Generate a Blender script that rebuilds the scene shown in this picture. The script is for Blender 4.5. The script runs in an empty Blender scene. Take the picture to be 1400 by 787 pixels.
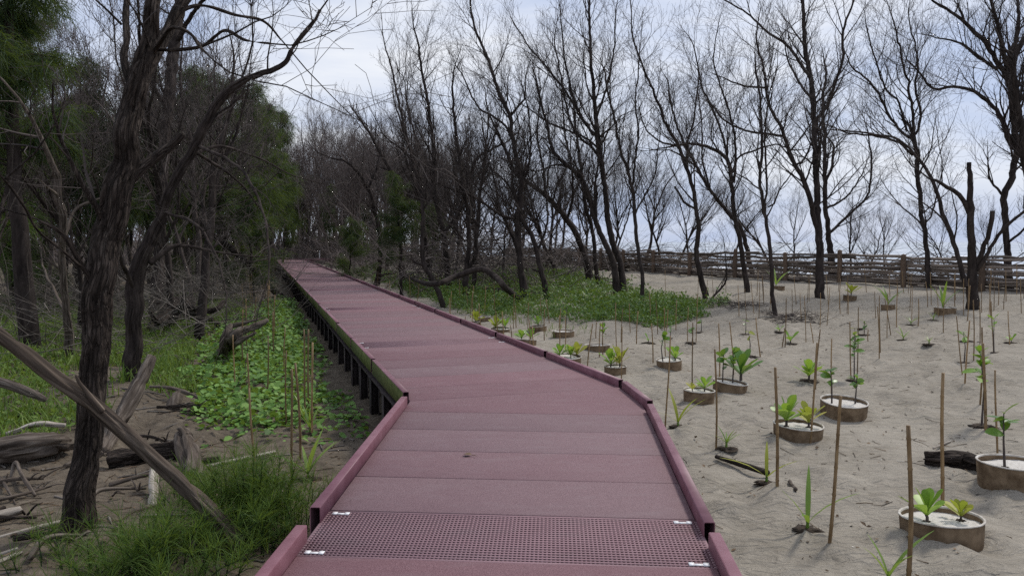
import bpy, math, random
import numpy as np
from mathutils import Vector, Matrix, Quaternion

# ------------------------------------------------------------------ camera, sky, sun, exposure
SC = bpy.context.scene
COL = SC.collection
F, CX, CY, HZ, CAMZ = 1057.0, 700.0, 393.5, 330.0, 1.5
TH = math.atan((CY - HZ) / F)
cam_d = bpy.data.cameras.new('camera'); cam = bpy.data.objects.new('camera', cam_d); COL.objects.link(cam)
cam.location = (0, 0, CAMZ); cam.rotation_euler = (math.pi / 2 - TH, 0, 0)
cam_d.sensor_fit = 'HORIZONTAL'; cam_d.sensor_width = 36; cam_d.lens = F / 1400 * 36
cam_d.clip_start = 0.05; cam_d.clip_end = 6000
SC.camera = cam

SUN_EL, SUN_AZ = math.radians(52), math.radians(48)      # azimuth measured from +Y (ahead) towards +X (right)
world = bpy.data.worlds.new('World'); SC.world = world; world.use_nodes = True
wn = world.node_tree; wn.nodes.clear()
def wnode(t, **k):
    n = wn.nodes.new(t)
    for a, b in k.items(): setattr(n, a, b)
    return n
w_out = wnode('ShaderNodeOutputWorld'); w_bg = wnode('ShaderNodeBackground')
w_bg.inputs['Strength'].default_value = 0.092
w_sky = wnode('ShaderNodeTexSky', sky_type='NISHITA', sun_disc=False, sun_elevation=SUN_EL, sun_rotation=SUN_AZ,
              air_density=1.0, dust_density=2.0, ozone_density=2.0)
w_tc = wnode('ShaderNodeTexCoord')
w_map = wnode('ShaderNodeMapping'); w_map.inputs['Scale'].default_value = (1.0, 1.0, 3.4)
w_n1 = wnode('ShaderNodeTexNoise'); w_n1.inputs['Scale'].default_value = 2.1; w_n1.inputs['Detail'].default_value = 7; w_n1.inputs['Roughness'].default_value = 0.55
w_n1.inputs['Distortion'].default_value = 0.5
w_r1 = wnode('ShaderNodeValToRGB')
w_r1.color_ramp.elements[0].position = 0.36; w_r1.color_ramp.elements[0].color = (5.6, 6.7, 9.3, 1)
w_r1.color_ramp.elements[1].position = 0.68; w_r1.color_ramp.elements[1].color = (10.8, 11.0, 11.5, 1)
w_mix = wnode('ShaderNodeMix', data_type='RGBA'); w_mix.inputs['Factor'].default_value = 0.86
wn.links.new(w_tc.outputs['Generated'], w_map.inputs['Vector']); wn.links.new(w_map.outputs[0], w_n1.inputs['Vector'])
wn.links.new(w_n1.outputs['Fac'], w_r1.inputs['Fac'])
wn.links.new(w_sky.outputs[0], w_mix.inputs[6]); wn.links.new(w_r1.outputs[0], w_mix.inputs[7])
wn.links.new(w_mix.outputs[2], w_bg.inputs['Color']); wn.links.new(w_bg.outputs[0], w_out.inputs['Surface'])

sun_d = bpy.data.lights.new('sun', 'SUN'); sun = bpy.data.objects.new('sun', sun_d); COL.objects.link(sun)
sun_d.energy = 2.5; sun_d.angle = math.radians(9); sun_d.color = (1.0, 0.95, 0.88)
_sd = Vector((math.sin(SUN_AZ) * math.cos(SUN_EL), math.cos(SUN_AZ) * math.cos(SUN_EL), math.sin(SUN_EL)))
sun.rotation_euler = _sd.to_track_quat('Z', 'Y').to_euler(); sun.location = (20, 20, 30)

SC.view_settings.view_transform = 'Standard'; SC.view_settings.look = 'None'
SC.view_settings.exposure = 0.0; SC.view_settings.gamma = 1.0; SC.view_settings.use_curve_mapping = False
SC.render.engine = 'CYCLES'
SC.cycles.max_bounces = 5; SC.cycles.diffuse_bounces = 3; SC.cycles.glossy_bounces = 2; SC.cycles.transmission_bounces = 3
SC.cycles.transparent_max_bounces = 4; SC.cycles.caustics_reflective = False; SC.cycles.caustics_refractive = False
SC.cycles.use_denoising = False; SC.cycles.sample_clamp_indirect = 1.2

# ------------------------------------------------------------------ numbers and shapes
RND = random.Random(7)
NR = np.random.default_rng(11)

def _hash(ix, iy, iz):
    h = (ix.astype(np.int64) * 374761393 + iy.astype(np.int64) * 668265263 + iz.astype(np.int64) * 2147483647) & 0xFFFFFFFF
    h = ((h ^ (h >> 13)) * 1274126177) & 0xFFFFFFFF
    h = (h ^ (h >> 16)) & 0xFFFFFFFF
    return h.astype(np.float64) / 4294967295.0

def vn(x, y, z=None):
    x = np.asarray(x, float); y = np.asarray(y, float); z = np.zeros_like(x) if z is None else np.asarray(z, float)
    xi, yi, zi = np.floor(x), np.floor(y), np.floor(z); fx, fy, fz = x - xi, y - yi, z - zi
    fx, fy, fz = (t * t * (3 - 2 * t) for t in (fx, fy, fz))
    def c(a, b, d): return _hash(xi + a, yi + b, zi + d)
    x00 = c(0,0,0)*(1-fx)+c(1,0,0)*fx; x10 = c(0,1,0)*(1-fx)+c(1,1,0)*fx
    x01 = c(0,0,1)*(1-fx)+c(1,0,1)*fx; x11 = c(0,1,1)*(1-fx)+c(1,1,1)*fx
    return ((x00*(1-fy)+x10*fy)*(1-fz) + (x01*(1-fy)+x11*fy)*fz) * 2 - 1

def sm(t):
    t = np.clip(t, 0, 1); return t * t * (3 - 2 * t)

def fence_x(y):
    y = np.asarray(y, float)
    return np.where(y < 40.5, 6.4 - (y - 40.5) * 0.586, 6.4 - (y - 40.5) * 0.36)

def hgt(x, y):
    x = np.asarray(x, float); y = np.asarray(y, float)
    s = (fence_x(y) - x) * 0.863
    z = -0.62 + 0.5 * sm((15 - s) / 15)
    z = z - 2.5 * sm((-s - 5) / 24) - 4.0 * sm((-s - 30) / 60)
    n = 0.06 * vn(x * .45, y * .45) + 0.055 * vn(x * 1.3 + 9, y * 1.3)
    rip = 0.034 * vn(x * 4.5 + 1.5 * vn(x, y), y * 3.2 + 3) + 0.012 * vn(x * 10, y * 8)
    left = sm((-x - 0.5 - .30 * np.maximum(y - 7, 0)) / 2.0)
    rip = rip * (.35 + 1.5 * np.clip(.5 + .9 * vn(x * .8 + 40, y * .8), 0, 1.2))
    return z + n + rip * np.where(np.hypot(x, y) < 40, 1, 0) - 0.03 * left

def hz(x, y): return float(hgt(np.array([x]), np.array([y]))[0])

CT, ST = math.cos(TH), math.sin(TH)
def ray(px, py):
    a = (px - CX) / F; b = (CY - py) / F
    return np.array([a, CT + b * ST, -ST + b * CT])
def P(px, py, d):
    r = ray(px, py); r = r * (d / r[1]); return Vector((r[0], r[1], CAMZ + r[2]))
_TT = np.concatenate([np.arange(1.5, 20, .01), np.arange(20, 60, .04), np.arange(60, 160, .25)])
def G(px, py):
    r = ray(px, py); t = _TT / r[1]
    below = (CAMZ + r[2] * t) < hgt(r[0] * t, r[1] * t)
    i = int(np.argmax(below)) if below.any() else len(t) - 1
    x, y = r[0] * t[i], r[1] * t[i]
    return Vector((x, y, hz(x, y)))
def proj(x, y, z):
    yy = y; zz = z - CAMZ
    fwd = yy * CT - zz * ST; up = yy * ST + zz * CT
    return CX + F * x / fwd, CY - F * up / fwd

def make_mesh(name, V, faces, smooth=True, mats=(), mi=None):
    """faces: list of int arrays, each (n, k)"""
    me = bpy.data.meshes.new(name)
    V = np.asarray(V, np.float32)
    me.vertices.add(len(V)); me.vertices.foreach_set('co', V.ravel())
    faces = [np.asarray(f, np.int32) for f in faces if len(f)]
    nl = sum(f.size for f in faces); nf = sum(len(f) for f in faces)
    me.loops.add(nl); me.polygons.add(nf)
    me.loops.foreach_set('vertex_index', np.concatenate([f.ravel() for f in faces]))
    tot = np.concatenate([np.full(len(f), f.shape[1], np.int32) for f in faces])
    me.polygons.foreach_set('loop_start', np.concatenate([[0], np.cumsum(tot)[:-1]]).astype(np.int32))
    try: me.polygons.foreach_set('loop_total', tot)
    except Exception: pass
    if smooth: me.polygons.foreach_set('use_smooth', np.ones(nf, bool))
    if mi is not None: me.polygons.foreach_set('material_index', np.asarray(mi, np.int32))
    for m in mats: me.materials.append(m)
    me.update(calc_edges=True); me.validate()
    return me

def link(name, data, parent=None, loc=None, label=None, cat=None, group=None, kind=None):
    o = bpy.data.objects.new(name, data); COL.objects.link(o)
    if parent: o.parent = parent
    if loc is not None: o.location = loc
    if label: o['label'] = label
    if cat: o['category'] = cat
    if group: o['group'] = group
    if kind: o['kind'] = kind
    return o
def empty(name, loc, label, cat, group=None):
    o = link(name, None, None, loc, label, cat, group); o.empty_display_size = .2; return o

class MB:
    """collects quads and triangles"""
    def __init__(s): s.V = []; s.Q = []; s.T = []; s.n = 0; s.A = []; s.has = False
    def add(s, V, Q=None, T=None, A=None):
        V = np.asarray(V, float).reshape(-1, 3); s.A.append(V if A is None else A); s.has |= A is not None
        if Q is not None and len(Q): s.Q.append(np.asarray(Q) + s.n)
        if T is not None and len(T): s.T.append(np.asarray(T) + s.n)
        s.V.append(V); s.n += len(V); return s
    def box(s, x0, x1, y0, y1, z0, z1, b=0.0):
        V = [(x0,y0,z0),(x1,y0,z0),(x1,y1,z0),(x0,y1,z0),(x0,y0,z1),(x1,y0,z1),(x1,y1,z1),(x0,y1,z1)]
        return s.add(V, [(3,2,1,0),(4,5,6,7),(0,1,5,4),(1,2,6,5),(2,3,7,6),(3,0,4,7)])
    def mesh(s, name, mats=(), smooth=True):
        if not isinstance(mats, (list, tuple)): mats = (mats,)
        fs = []
        if s.Q: fs.append(np.concatenate(s.Q))
        if s.T: fs.append(np.concatenate(s.T))
        me = make_mesh(name, np.concatenate(s.V), fs, smooth, mats)
        if s.has:           # bark coordinates: round the stem and along it
            at_ = me.attributes.new('bk', 'FLOAT_VECTOR', 'POINT'); at_.data.foreach_set('vector', np.concatenate(s.A).astype(np.float32).ravel())
        return me

def frames(T):
    """parallel-transported frames along curves, T (B, n, 3)"""
    t0 = T[:, 0]; ref = np.where((np.abs(t0[:, 2]) < .8)[:, None], np.array([[0, 0, 1.]]), np.array([[1., .13, 0]]))
    a = np.cross(ref, t0); a /= np.linalg.norm(a, axis=1, keepdims=True) + 1e-9; out = [a]
    for i in range(1, T.shape[1]):
        a = a - T[:, i] * (a * T[:, i]).sum(1, keepdims=True); a = a / (np.linalg.norm(a, axis=1, keepdims=True) + 1e-9); out.append(a)
    N1 = np.stack(out, 1); return N1, np.cross(T, N1)

def tubes(mb, polys, sides, cap=False):
    """polys: list of (pts[n][3], rads[n]) -> tapered tubes, vectorised over equal lengths"""
    byn = {}
    for p, r in polys: byn.setdefault(len(p), []).append((p, r))
    for n, lst in byn.items():
        Pn = np.array([[tuple(q) for q in p] for p, r in lst], float); R = np.array([r for p, r in lst], float); B = len(lst)
        T = np.gradient(Pn, axis=1); T /= np.linalg.norm(T, axis=2, keepdims=True) + 1e-9
        N1, N2 = frames(T)
        a = np.arange(sides) * 2 * math.pi / sides
        ring = (N1[:, :, None] * np.cos(a)[None, None, :, None] + N2[:, :, None] * np.sin(a)[None, None, :, None]) * R[:, :, None, None] + Pn[:, :, None]
        V = ring.reshape(-1, 3)
        b = np.arange(B)[:, None, None] * (n * sides); i = np.arange(n - 1)[None, :, None] * sides; k = np.arange(sides)[None, None, :]
        k2 = (k + 1) % sides
        Q = np.stack([b + i + k, b + i + k2, b + i + sides + k2, b + i + sides + k], -1).reshape(-1, 4)
        T3 = None
        if cap:
            cen = np.concatenate([Pn[:, 0], Pn[:, -1]]); base = len(V); V = np.concatenate([V, cen])
            tr = []
            for bb in range(B):
                for q in range(sides):
                    q2 = (q + 1) % sides; o = bb * n * sides
                    tr.append((o + q2, o + q, base + bb)); e = o + (n - 1) * sides
                    tr.append((e + q, e + q2, base + B + bb))
            T3 = tr
        mb.add(V, Q, T3)

def smooth_path(pts, n):
    """Catmull-Rom through pts (with any number of columns), n samples"""
    p = np.array([tuple(q) for q in pts], float)
    p = np.vstack([2 * p[0] - p[1], p, 2 * p[-1] - p[-2]])
    L = np.linalg.norm(np.diff(p[1:-1, :3], axis=0), axis=1); cum = np.concatenate([[0], np.cumsum(L)]); out = []
    for s in np.linspace(0, cum[-1], n):
        i = min(int(np.searchsorted(cum, s, 'right')) - 1, len(L) - 1); t = (s - cum[i]) / (L[i] + 1e-9)
        a, b, c, d = p[i], p[i+1], p[i+2], p[i+3]
        out.append(.5 * ((2*b) + (-a + c) * t + (2*a - 5*b + 4*c - d) * t*t + (-a + 3*b - 3*c + d) * t**3))
    return np.array(out)

def bark_tube(mb, pts, rads, sides, step, amp, seed, freq=9.0, stretch=.22, cap=True, flare=0.0):
    """a trunk or log with furrowed bark"""
    q = smooth_path([tuple(p) + (r,) for p, r in zip(pts, rads)], 8 + int(sum((Vector(a) - Vector(b)).length for a, b in zip(pts[:-1], pts[1:])) / step))
    c, R = q[:, :3], q[:, 3]; n = len(c)
    T = np.gradient(c, axis=0); T /= np.linalg.norm(T, axis=1, keepdims=True)
    N1, N2 = (q_[0] for q_ in frames(T[None]))
    a = np.arange(sides) * 2 * math.pi / sides
    s = np.concatenate([[0], np.cumsum(np.linalg.norm(np.diff(c, axis=0), axis=1))])
    A, S = np.meshgrid(a, s); RR = np.repeat(R[:, None], sides, 1)
    u, w = np.cos(A) * RR, np.sin(A) * RR
    rid = vn(u * freq * 2.6 + seed, w * freq * 2.6, S * freq * stretch); nz = (1 - 2.2 * np.exp(-(rid / .16) ** 2)) + .7 * vn(u * freq * 6, w * freq * 6 + seed, S * freq * stretch * 4)
    big = vn(np.cos(A) * 1.5 + seed, np.sin(A) * 1.5, S * 2.5)
    RR = RR * (1 + .07 * big) + amp * nz
    if flare: RR = RR * (1 + flare * np.exp(-S / .18) * (1 + .35 * np.cos(5 * A + seed)))
    V = c[:, None] + N1[:, None] * (np.cos(A) * RR)[..., None] + N2[:, None] * (np.sin(A) * RR)[..., None]
    i = np.arange(n - 1)[:, None] * sides; k = np.arange(sides)[None]; k2 = (k + 1) % sides
    Q = np.stack([i + k, i + k2, i + sides + k2, i + sides + k], -1).reshape(-1, 4)
    V = V.reshape(-1, 3); Tt = None; A3 = np.stack([u + seed, w, S], -1).reshape(-1, 3)
    if cap:
        A3 = np.vstack([A3, A3[:1], A3[-1:]]); b = len(V); V = np.vstack([V, c[:1] - T[:1] * .01, c[-1:] + T[-1:] * R[-1] * .5]); e = (n - 1) * sides
        Tt = [((q + 1) % sides, q, b) for q in range(sides)] + [(e + q, e + (q + 1) % sides, b + 1) for q in range(sides)]
    mb.add(V, Q, Tt, A3)

def inst(mb, TV, TQ, TT, pos, rot, scl):
    """merge copies of a template: pos (n,3), rot (n,3,3), scl (n,) or (n,3)"""
    TV = np.asarray(TV, float); n = len(pos)
    scl = np.asarray(scl); scl = scl[:, None] if scl.ndim == 1 else scl
    V = np.einsum('nij,nkj->nki', rot, TV[None] * scl[:, None, :]) + np.asarray(pos)[:, None]
    off = (np.arange(n) * len(TV))[:, None, None]
    mb.add(V.reshape(-1, 3), (np.asarray(TQ)[None] + off).reshape(-1, 4) if TQ is not None and len(TQ) else None,
           (np.asarray(TT)[None] + off).reshape(-1, 3) if TT is not None and len(TT) else None)

def rots(yaw, pitch, roll):
    cy, sy, cp, sp, cr, sr = np.cos(yaw), np.sin(yaw), np.cos(pitch), np.sin(pitch), np.cos(roll), np.sin(roll)
    n = len(yaw); Z = np.zeros(n); O = np.ones(n)
    Rz = np.stack([cy, -sy, Z, sy, cy, Z, Z, Z, O], -1).reshape(n, 3, 3)
    Rx = np.stack([O, Z, Z, Z, cp, -sp, Z, sp, cp], -1).reshape(n, 3, 3)
    Ry = np.stack([cr, Z, sr, Z, O, Z, -sr, Z, cr], -1).reshape(n, 3, 3)
    return Rz @ Rx @ Ry

# ------------------------------------------------------------------ materials
def newmat(name):
    m = bpy.data.materials.new(name); m.use_nodes = True; nt = m.node_tree; nt.nodes.clear()
    out = nt.nodes.new('ShaderNodeOutputMaterial'); b = nt.nodes.new('ShaderNodeBsdfPrincipled')
    nt.links.new(b.outputs[0], out.inputs[0]); return m, nt, b, out
def nd(nt, t, ins=None, **k):
    n = nt.nodes.new(t)
    for a, v in k.items(): setattr(n, a, v)
    for a, v in (ins or {}).items():
        if isinstance(v, bpy.types.NodeSocket): nt.links.new(v, n.inputs[a])
        else: n.inputs[a].default_value = v
    return n
def ramp(nt, fac, stops):
    n = nt.nodes.new('ShaderNodeValToRGB'); e = n.color_ramp.elements
    while len(e) < len(stops): e.new(.5)
    for i, (p, c) in enumerate(stops): e[i].position = p; e[i].color = tuple(c) + (1,) if len(c) == 3 else c
    nt.links.new(fac, n.inputs[0]); return n.outputs[0]
def mixc(nt, f, a, b, mode='MIX'):
    n = nt.nodes.new('ShaderNodeMix'); n.data_type = 'RGBA'; n.blend_type = mode
    for i, v in ((0, f), (6, a), (7, b)):
        if isinstance(v, bpy.types.NodeSocket): nt.links.new(v, n.inputs[i])
        else: n.inputs[i].default_value = v if i == 0 else (tuple(v) + (1,) if len(v) == 3 else v)
    return n.outputs[2]
def math_(nt, op, a, b=0.0, clamp=False):
    n = nt.nodes.new('ShaderNodeMath'); n.operation = op; n.use_clamp = clamp
    for i, v in ((0, a), (1, b)):
        if isinstance(v, bpy.types.NodeSocket): nt.links.new(v, n.inputs[i])
        else: n.inputs[i].default_value = v
    return n.outputs[0]
def coords(nt, kind='Object', scale=(1, 1, 1)):
    if kind == 'World': c = nd(nt, 'ShaderNodeNewGeometry').outputs['Position']
    else: c = nd(nt, 'ShaderNodeTexCoord').outputs[kind]
    return nd(nt, 'ShaderNodeMapping', {'Vector': c, 'Scale': scale}).outputs[0]
def noise(nt, vec, scale, detail=4, rough=.55, dist=0.0):
    return nd(nt, 'ShaderNodeTexNoise', {'Vector': vec, 'Scale': scale, 'Detail': detail, 'Roughness': rough, 'Distortion': dist}).outputs['Fac']
def bump(nt, b, h, strength=.4, dist=.02):
    n = nd(nt, 'ShaderNodeBump', {'Height': h, 'Strength': strength, 'Distance': dist}); nt.links.new(n.outputs[0], b.inputs['Normal'])

M = {}
def simple(name, c1, c2, scale=8, rough=.8, kind='World', vscale=(1,1,1), bmp=.3, bd=.01, detail=6, objrand=0.0, spec=.3, lo=.35, hi=.65, island=0.0):
    m, nt, b, o = newmat(name); v = coords(nt, kind, vscale)
    f = noise(nt, v, scale, detail, .6); c = ramp(nt, f, [(lo, c1), (hi, c2)])
    if objrand or island:
        r = nd(nt, 'ShaderNodeObjectInfo').outputs['Random'] if objrand else nd(nt, 'ShaderNodeNewGeometry').outputs['Random Per Island']
        k = objrand or island
        hs = nd(nt, 'ShaderNodeHueSaturation', {'Color': c, 'Value': math_(nt, 'MULTIPLY_ADD', r, 2 * k)})
        hs.inputs['Value'].links[0].from_node.inputs[2].default_value = 1 - k
        c = hs.outputs[0]
    nt.links.new(c, b.inputs['Base Color']); b.inputs['Roughness'].default_value = rough; b.inputs['Specular IOR Level'].default_value = spec
    if bmp: bump(nt, b, f, bmp, bd)
    M[name] = m; return m

# ground: grey sand to the right, darker litter-strewn soil under the trees to the left
m, nt, b, o = newmat('sand'); v = coords(nt, 'World')
n_big = noise(nt, v, .9, 5, .6); n_mid = noise(nt, v, 6, 6, .65); n_fine = noise(nt, v, 140, 2, .7); n_rip = noise(nt, coords(nt, 'World', (1.0, 2.2, 1)), 5.0, 3, .5, 1.2)
c_s = ramp(nt, n_mid, [(.3, (.215, .194, .162)), (.7, (.33, .302, .258))])
c_s = mixc(nt, ramp(nt, n_big, [(.42, (0, 0, 0)), (.68, (.6, .6, .6))]), c_s, (.385, .356, .308))
c_s = mixc(nt, .5, c_s, ramp(nt, n_fine, [(.3, (.22, .21, .19)), (.72, (.66, .63, .58))]), 'OVERLAY')
c_soil = ramp(nt, n_mid, [(.3, (.085, .068, .05)), (.55, (.135, .11, .082)), (.75, (.20, .168, .128))])
c_soil = mixc(nt, .5, c_soil, ramp(nt, n_fine, [(.3, (.2, .2, .2)), (.7, (.7, .7, .7))]), 'OVERLAY')
pos = nd(nt, 'ShaderNodeSeparateXYZ', {0: nd(nt, 'ShaderNodeNewGeometry').outputs['Position']})
bend = math_(nt, 'MAXIMUM', math_(nt, 'SUBTRACT', pos.outputs[1], 7.4), 0.0)
edge = math_(nt, 'ADD', pos.outputs[0], math_(nt, 'MULTIPLY', bend, .327))
edge = math_(nt, 'ADD', edge, math_(nt, 'MULTIPLY', math_(nt, 'SUBTRACT', n_big, .5), 2.0))
edge = math_(nt, 'ADD', math_(nt, 'MULTIPLY', edge, .2), .5)
f_left = ramp(nt, edge, [(.36, (1, 1, 1)), (.60, (0, 0, 0))])
c_g = mixc(nt, f_left, c_s, c_soil)
nt.links.new(c_g, b.inputs['Base Color']); b.inputs['Roughness'].default_value = .95; b.inputs['Specular IOR Level'].default_value = .15
h = math_(nt, 'ADD', math_(nt, 'MULTIPLY', n_rip, 1.0), math_(nt, 'ADD', math_(nt, 'MULTIPLY', n_mid, .6), math_(nt, 'MULTIPLY', n_fine, .12)))
bump(nt, b, h, .9, .06); M['sand'] = m

# deck: coarse maroon composite with light grains
def deck_mat(name, dark, light, grain=260, rand=.1):
    m, nt, b, o = newmat(name); v = coords(nt, 'World')
    g = noise(nt, v, grain, 2, .8); big = noise(nt, v, 1.6, 5, .6); st = noise(nt, coords(nt, 'World', (1.2, 3.5, 1)), 2.3, 6, .7)
    c = ramp(nt, g, [(.30, dark), (.52, tuple((x + y) / 2 for x, y in zip(dark, light))), (.72, light)])
    c = mixc(nt, math_(nt, 'MULTIPLY', big, .30), c, (.16, .074, .087))
    c = mixc(nt, ramp(nt, st, [(.50, (0, 0, 0)), (.75, (.6, .6, .6))]), c, (.195, .135, .142))
    c = mixc(nt, ramp(nt, noise(nt, v, .8, 4, .7), [(.5, (0, 0, 0)), (.75, (.35, .35, .35))]), c, (.12, .055, .065))
    r = nd(nt, 'ShaderNodeObjectInfo').outputs['Random']
    k = math_(nt, 'MULTIPLY_ADD', r, 2 * rand); k.node.inputs[2].default_value = 1 - rand
    k2 = math_(nt, 'MULTIPLY_ADD', math_(nt, 'FRACT', math_(nt, 'MULTIPLY', r, 7.31)), .26); k2.node.inputs[2].default_value = .86
    hs = nd(nt, 'ShaderNodeHueSaturation', {'Color': c, 'Value': k, 'Saturation': k2})
    nt.links.new(hs.outputs[0], b.inputs['Base Color']); b.inputs['Roughness'].default_value = .72; b.inputs['Specular IOR Level'].default_value = .35
    bump(nt, b, g, .35, .004); M[name] = m
deck_mat('deck', (.055, .022, .029), (.29, .178, .19), 230, .10)
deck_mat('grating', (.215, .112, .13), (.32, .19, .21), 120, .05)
simple('kerb', (.15, .058, .076), (.215, .10, .124), 5, .5, bmp=.08, objrand=.14, spec=.4)
simple('recess_shade', (.05, .021, .027), (.075, .033, .041), 12, .6, bmp=0)  # dark tone stands in for shade inside grating holes and hollow boards
simple('moss', (.08, .10, .032), (.17, .19, .065), 14, .9, bmp=.3, bd=.004, objrand=.15)
simple('steel_dark', (.022, .017, .017), (.05, .038, .036), 9, .7, bmp=.2, bd=.004, objrand=.3)
simple('clip_metal', (.7, .7, .7), (.85, .85, .85), 30, .35, bmp=0)
simple('bamboo', (.13, .078, .034), (.28, .185, .09), 6, .6, 'Object', (8, 8, 1.2), .1, .002, 4, .35, .35)
simple('planter_wall', (.10, .066, .038), (.235, .17, .108), 9, .85, 'World', (1, 1, 1), .4, .006, 7, .15, .2)
simple('planter_rim', (.34, .30, .25), (.60, .57, .52), 14, .7, bmp=.2, bd=.003)
simple('planter_sand', (.44, .41, .37), (.62, .59, .54), 60, .95, bmp=.5, bd=.01)
simple('wet_soil', (.022, .016, .011), (.07, .05, .035), 40, .95, bmp=.6, bd=.01)
simple('litter', (.04, .026, .016), (.17, .115, .07), 3, .9, bmp=0, island=.6, lo=.4, hi=.6)
simple('fence_wood', (.10, .078, .062), (.26, .215, .18), 7, .85, 'Object', (.6, 6, 6), .3, .006, 5, .5, .2)
simple('fence_post', (.075, .05, .035), (.17, .12, .085), 10, .85, 'Object', (5, 5, .7), .4, .008, 5, .25, .2)
simple('twig', (.036, .029, .026), (.09, .072, .064), 5, .85, bmp=0, island=.45)
simple('twig_grey', (.075, .060, .054), (.17, .14, .128), 5, .85, bmp=0, island=.45)
simple('twig_pale', (.07, .058, .048), (.17, .15, .13), 5, .85, bmp=0, island=.5)

def bark_mat(name, c1, c2, c3, sc=16, bmp=.9, bd=.03, st=.14):
    m, nt, b, o = newmat(name)
    if name in ('bark_far', 'bark_grey'): v = coords(nt, 'World', (1, 1, .2))
    else: v = nd(nt, 'ShaderNodeMapping', {'Vector': nd(nt, 'ShaderNodeAttribute', attribute_name='bk').outputs['Vector'], 'Scale': (1, 1, st)}).outputs[0]
    f = noise(nt, v, sc, 7, .68, .6); g = noise(nt, coords(nt, 'World'), 2.2, 4, .6)
    c = ramp(nt, f, [(.34, c1), (.52, c2), (.7, c3)])
    c = mixc(nt, ramp(nt, g, [(.5, (0, 0, 0)), (.72, (.6, .6, .6))]), c, tuple(x * .55 for x in c2))
    if name in ('bark', 'bark_brown'):          # cracked plates
        vv = nd(nt, 'ShaderNodeMapping', {'Vector': nd(nt, 'ShaderNodeAttribute', attribute_name='bk').outputs['Vector'], 'Scale': (1, 1, .15)}).outputs[0]
        wv = nd(nt, 'ShaderNodeMix', data_type='RGBA', blend_type='ADD'); wv.inputs[0].default_value = .06
        nt.links.new(vv, wv.inputs[6]); nt.links.new(nd(nt, 'ShaderNodeTexNoise', {'Vector': vv, 'Scale': 22.0, 'Detail': 3}).outputs['Color'], wv.inputs[7])
        vo = nd(nt, 'ShaderNodeTexVoronoi', {'Vector': wv.outputs[2], 'Scale': 44.0}, feature='DISTANCE_TO_EDGE').outputs['Distance']
        cr = ramp(nt, vo, [(.0, (.35, .35, .35)), (.2, (1, 1, 1))])
        c = mixc(nt, cr, tuple(x * .8 for x in c1), c); f = math_(nt, 'ADD', math_(nt, 'MULTIPLY', f, .8), math_(nt, 'MULTIPLY', cr, .8))
    nt.links.new(c, b.inputs['Base Color']); b.inputs['Roughness'].default_value = .92; b.inputs['Specular IOR Level'].default_value = .15
    bump(nt, b, f, bmp, bd); M[name] = m
bark_mat('bark', (.016, .012, .010), (.055, .044, .037), (.13, .108, .094), 30)
bark_mat('bark_far', (.016, .012, .011), (.04, .031, .027), (.075, .06, .052), 9, .4)
bark_mat('bark_brown', (.015, .011, .009), (.056, .043, .035), (.13, .106, .089), 30)
bark_mat('bark_grey', (.04, .031, .027), (.085, .068, .06), (.15, .125, .112), 9, .4)
bark_mat('wood_dead', (.03, .023, .018), (.105, .084, .068), (.24, .205, .17), 34, .7, .015, .07)
bark_mat('wood_pale', (.14, .115, .09), (.33, .29, .245), (.52, .48, .42), 36, .5, .01, .06)
bark_mat('wood_stripped', (.02, .015, .012), (.092, .071, .055), (.23, .185, .145), 26, .8, .015, .05)

def leaf_mat(name, c1, c2, c3, trans=.35, rough=.5, spec=.35, obj=False):
    m, nt, b, o = newmat(name)
    r = nd(nt, 'ShaderNodeObjectInfo').outputs['Random'] if obj else nd(nt, 'ShaderNodeNewGeometry').outputs['Random Per Island']
    f = noise(nt, coords(nt, 'World'), 1.1, 4, .6)
    t = math_(nt, 'ADD', math_(nt, 'MULTIPLY', r, .65), math_(nt, 'MULTIPLY', f, .45))
    c = ramp(nt, t, [(.2, c1), (.55, c2), (.9, c3)])
    nt.links.new(c, b.inputs['Base Color']); b.inputs['Roughness'].default_value = rough; b.inputs['Specular IOR Level'].default_value = spec
    tr = nd(nt, 'ShaderNodeBsdfTranslucent', {'Color': mixc(nt, .6, c, (.30, .40, .04), 'MIX')})
    mx = nd(nt, 'ShaderNodeMixShader', {0: trans, 1: b.outputs[0], 2: tr.outputs[0]}); nt.links.new(mx.outputs[0], o.inputs[0]); M[name] = m
leaf_mat('leaf_vine', (.05, .115, .022), (.12, .24, .045), (.22, .36, .09), .25, .55, .25)
leaf_mat('leaf_cover', (.035, .08, .016), (.075, .15, .028), (.14, .23, .05), .25)
leaf_mat('leaf_grass', (.055, .10, .02), (.12, .205, .04), (.22, .285, .085), .3, .6, .2)
leaf_mat('needle', (.012, .027, .012), (.025, .049, .02), (.052, .082, .032), .25, .6, .2)
leaf_mat('needle_bright', (.03, .07, .016), (.07, .135, .028), (.15, .22, .055), .3, .6, .2)
leaf_mat('leaf_young', (.10, .22, .02), (.17, .34, .035), (.27, .43, .06), .42, .4, .4, True)
leaf_mat('leaf_dark', (.04, .12, .02), (.07, .18, .03), (.13, .26, .05), .35, .35, .5, True)
leaf_mat('leaf_blade', (.10, .20, .03), (.17, .29, .05), (.28, .38, .09), .4, .4, .4, True)
leaf_mat('leaf_yellow', (.25, .28, .03), (.36, .36, .05), (.45, .40, .09), .4, .5, .3, True)

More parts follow.
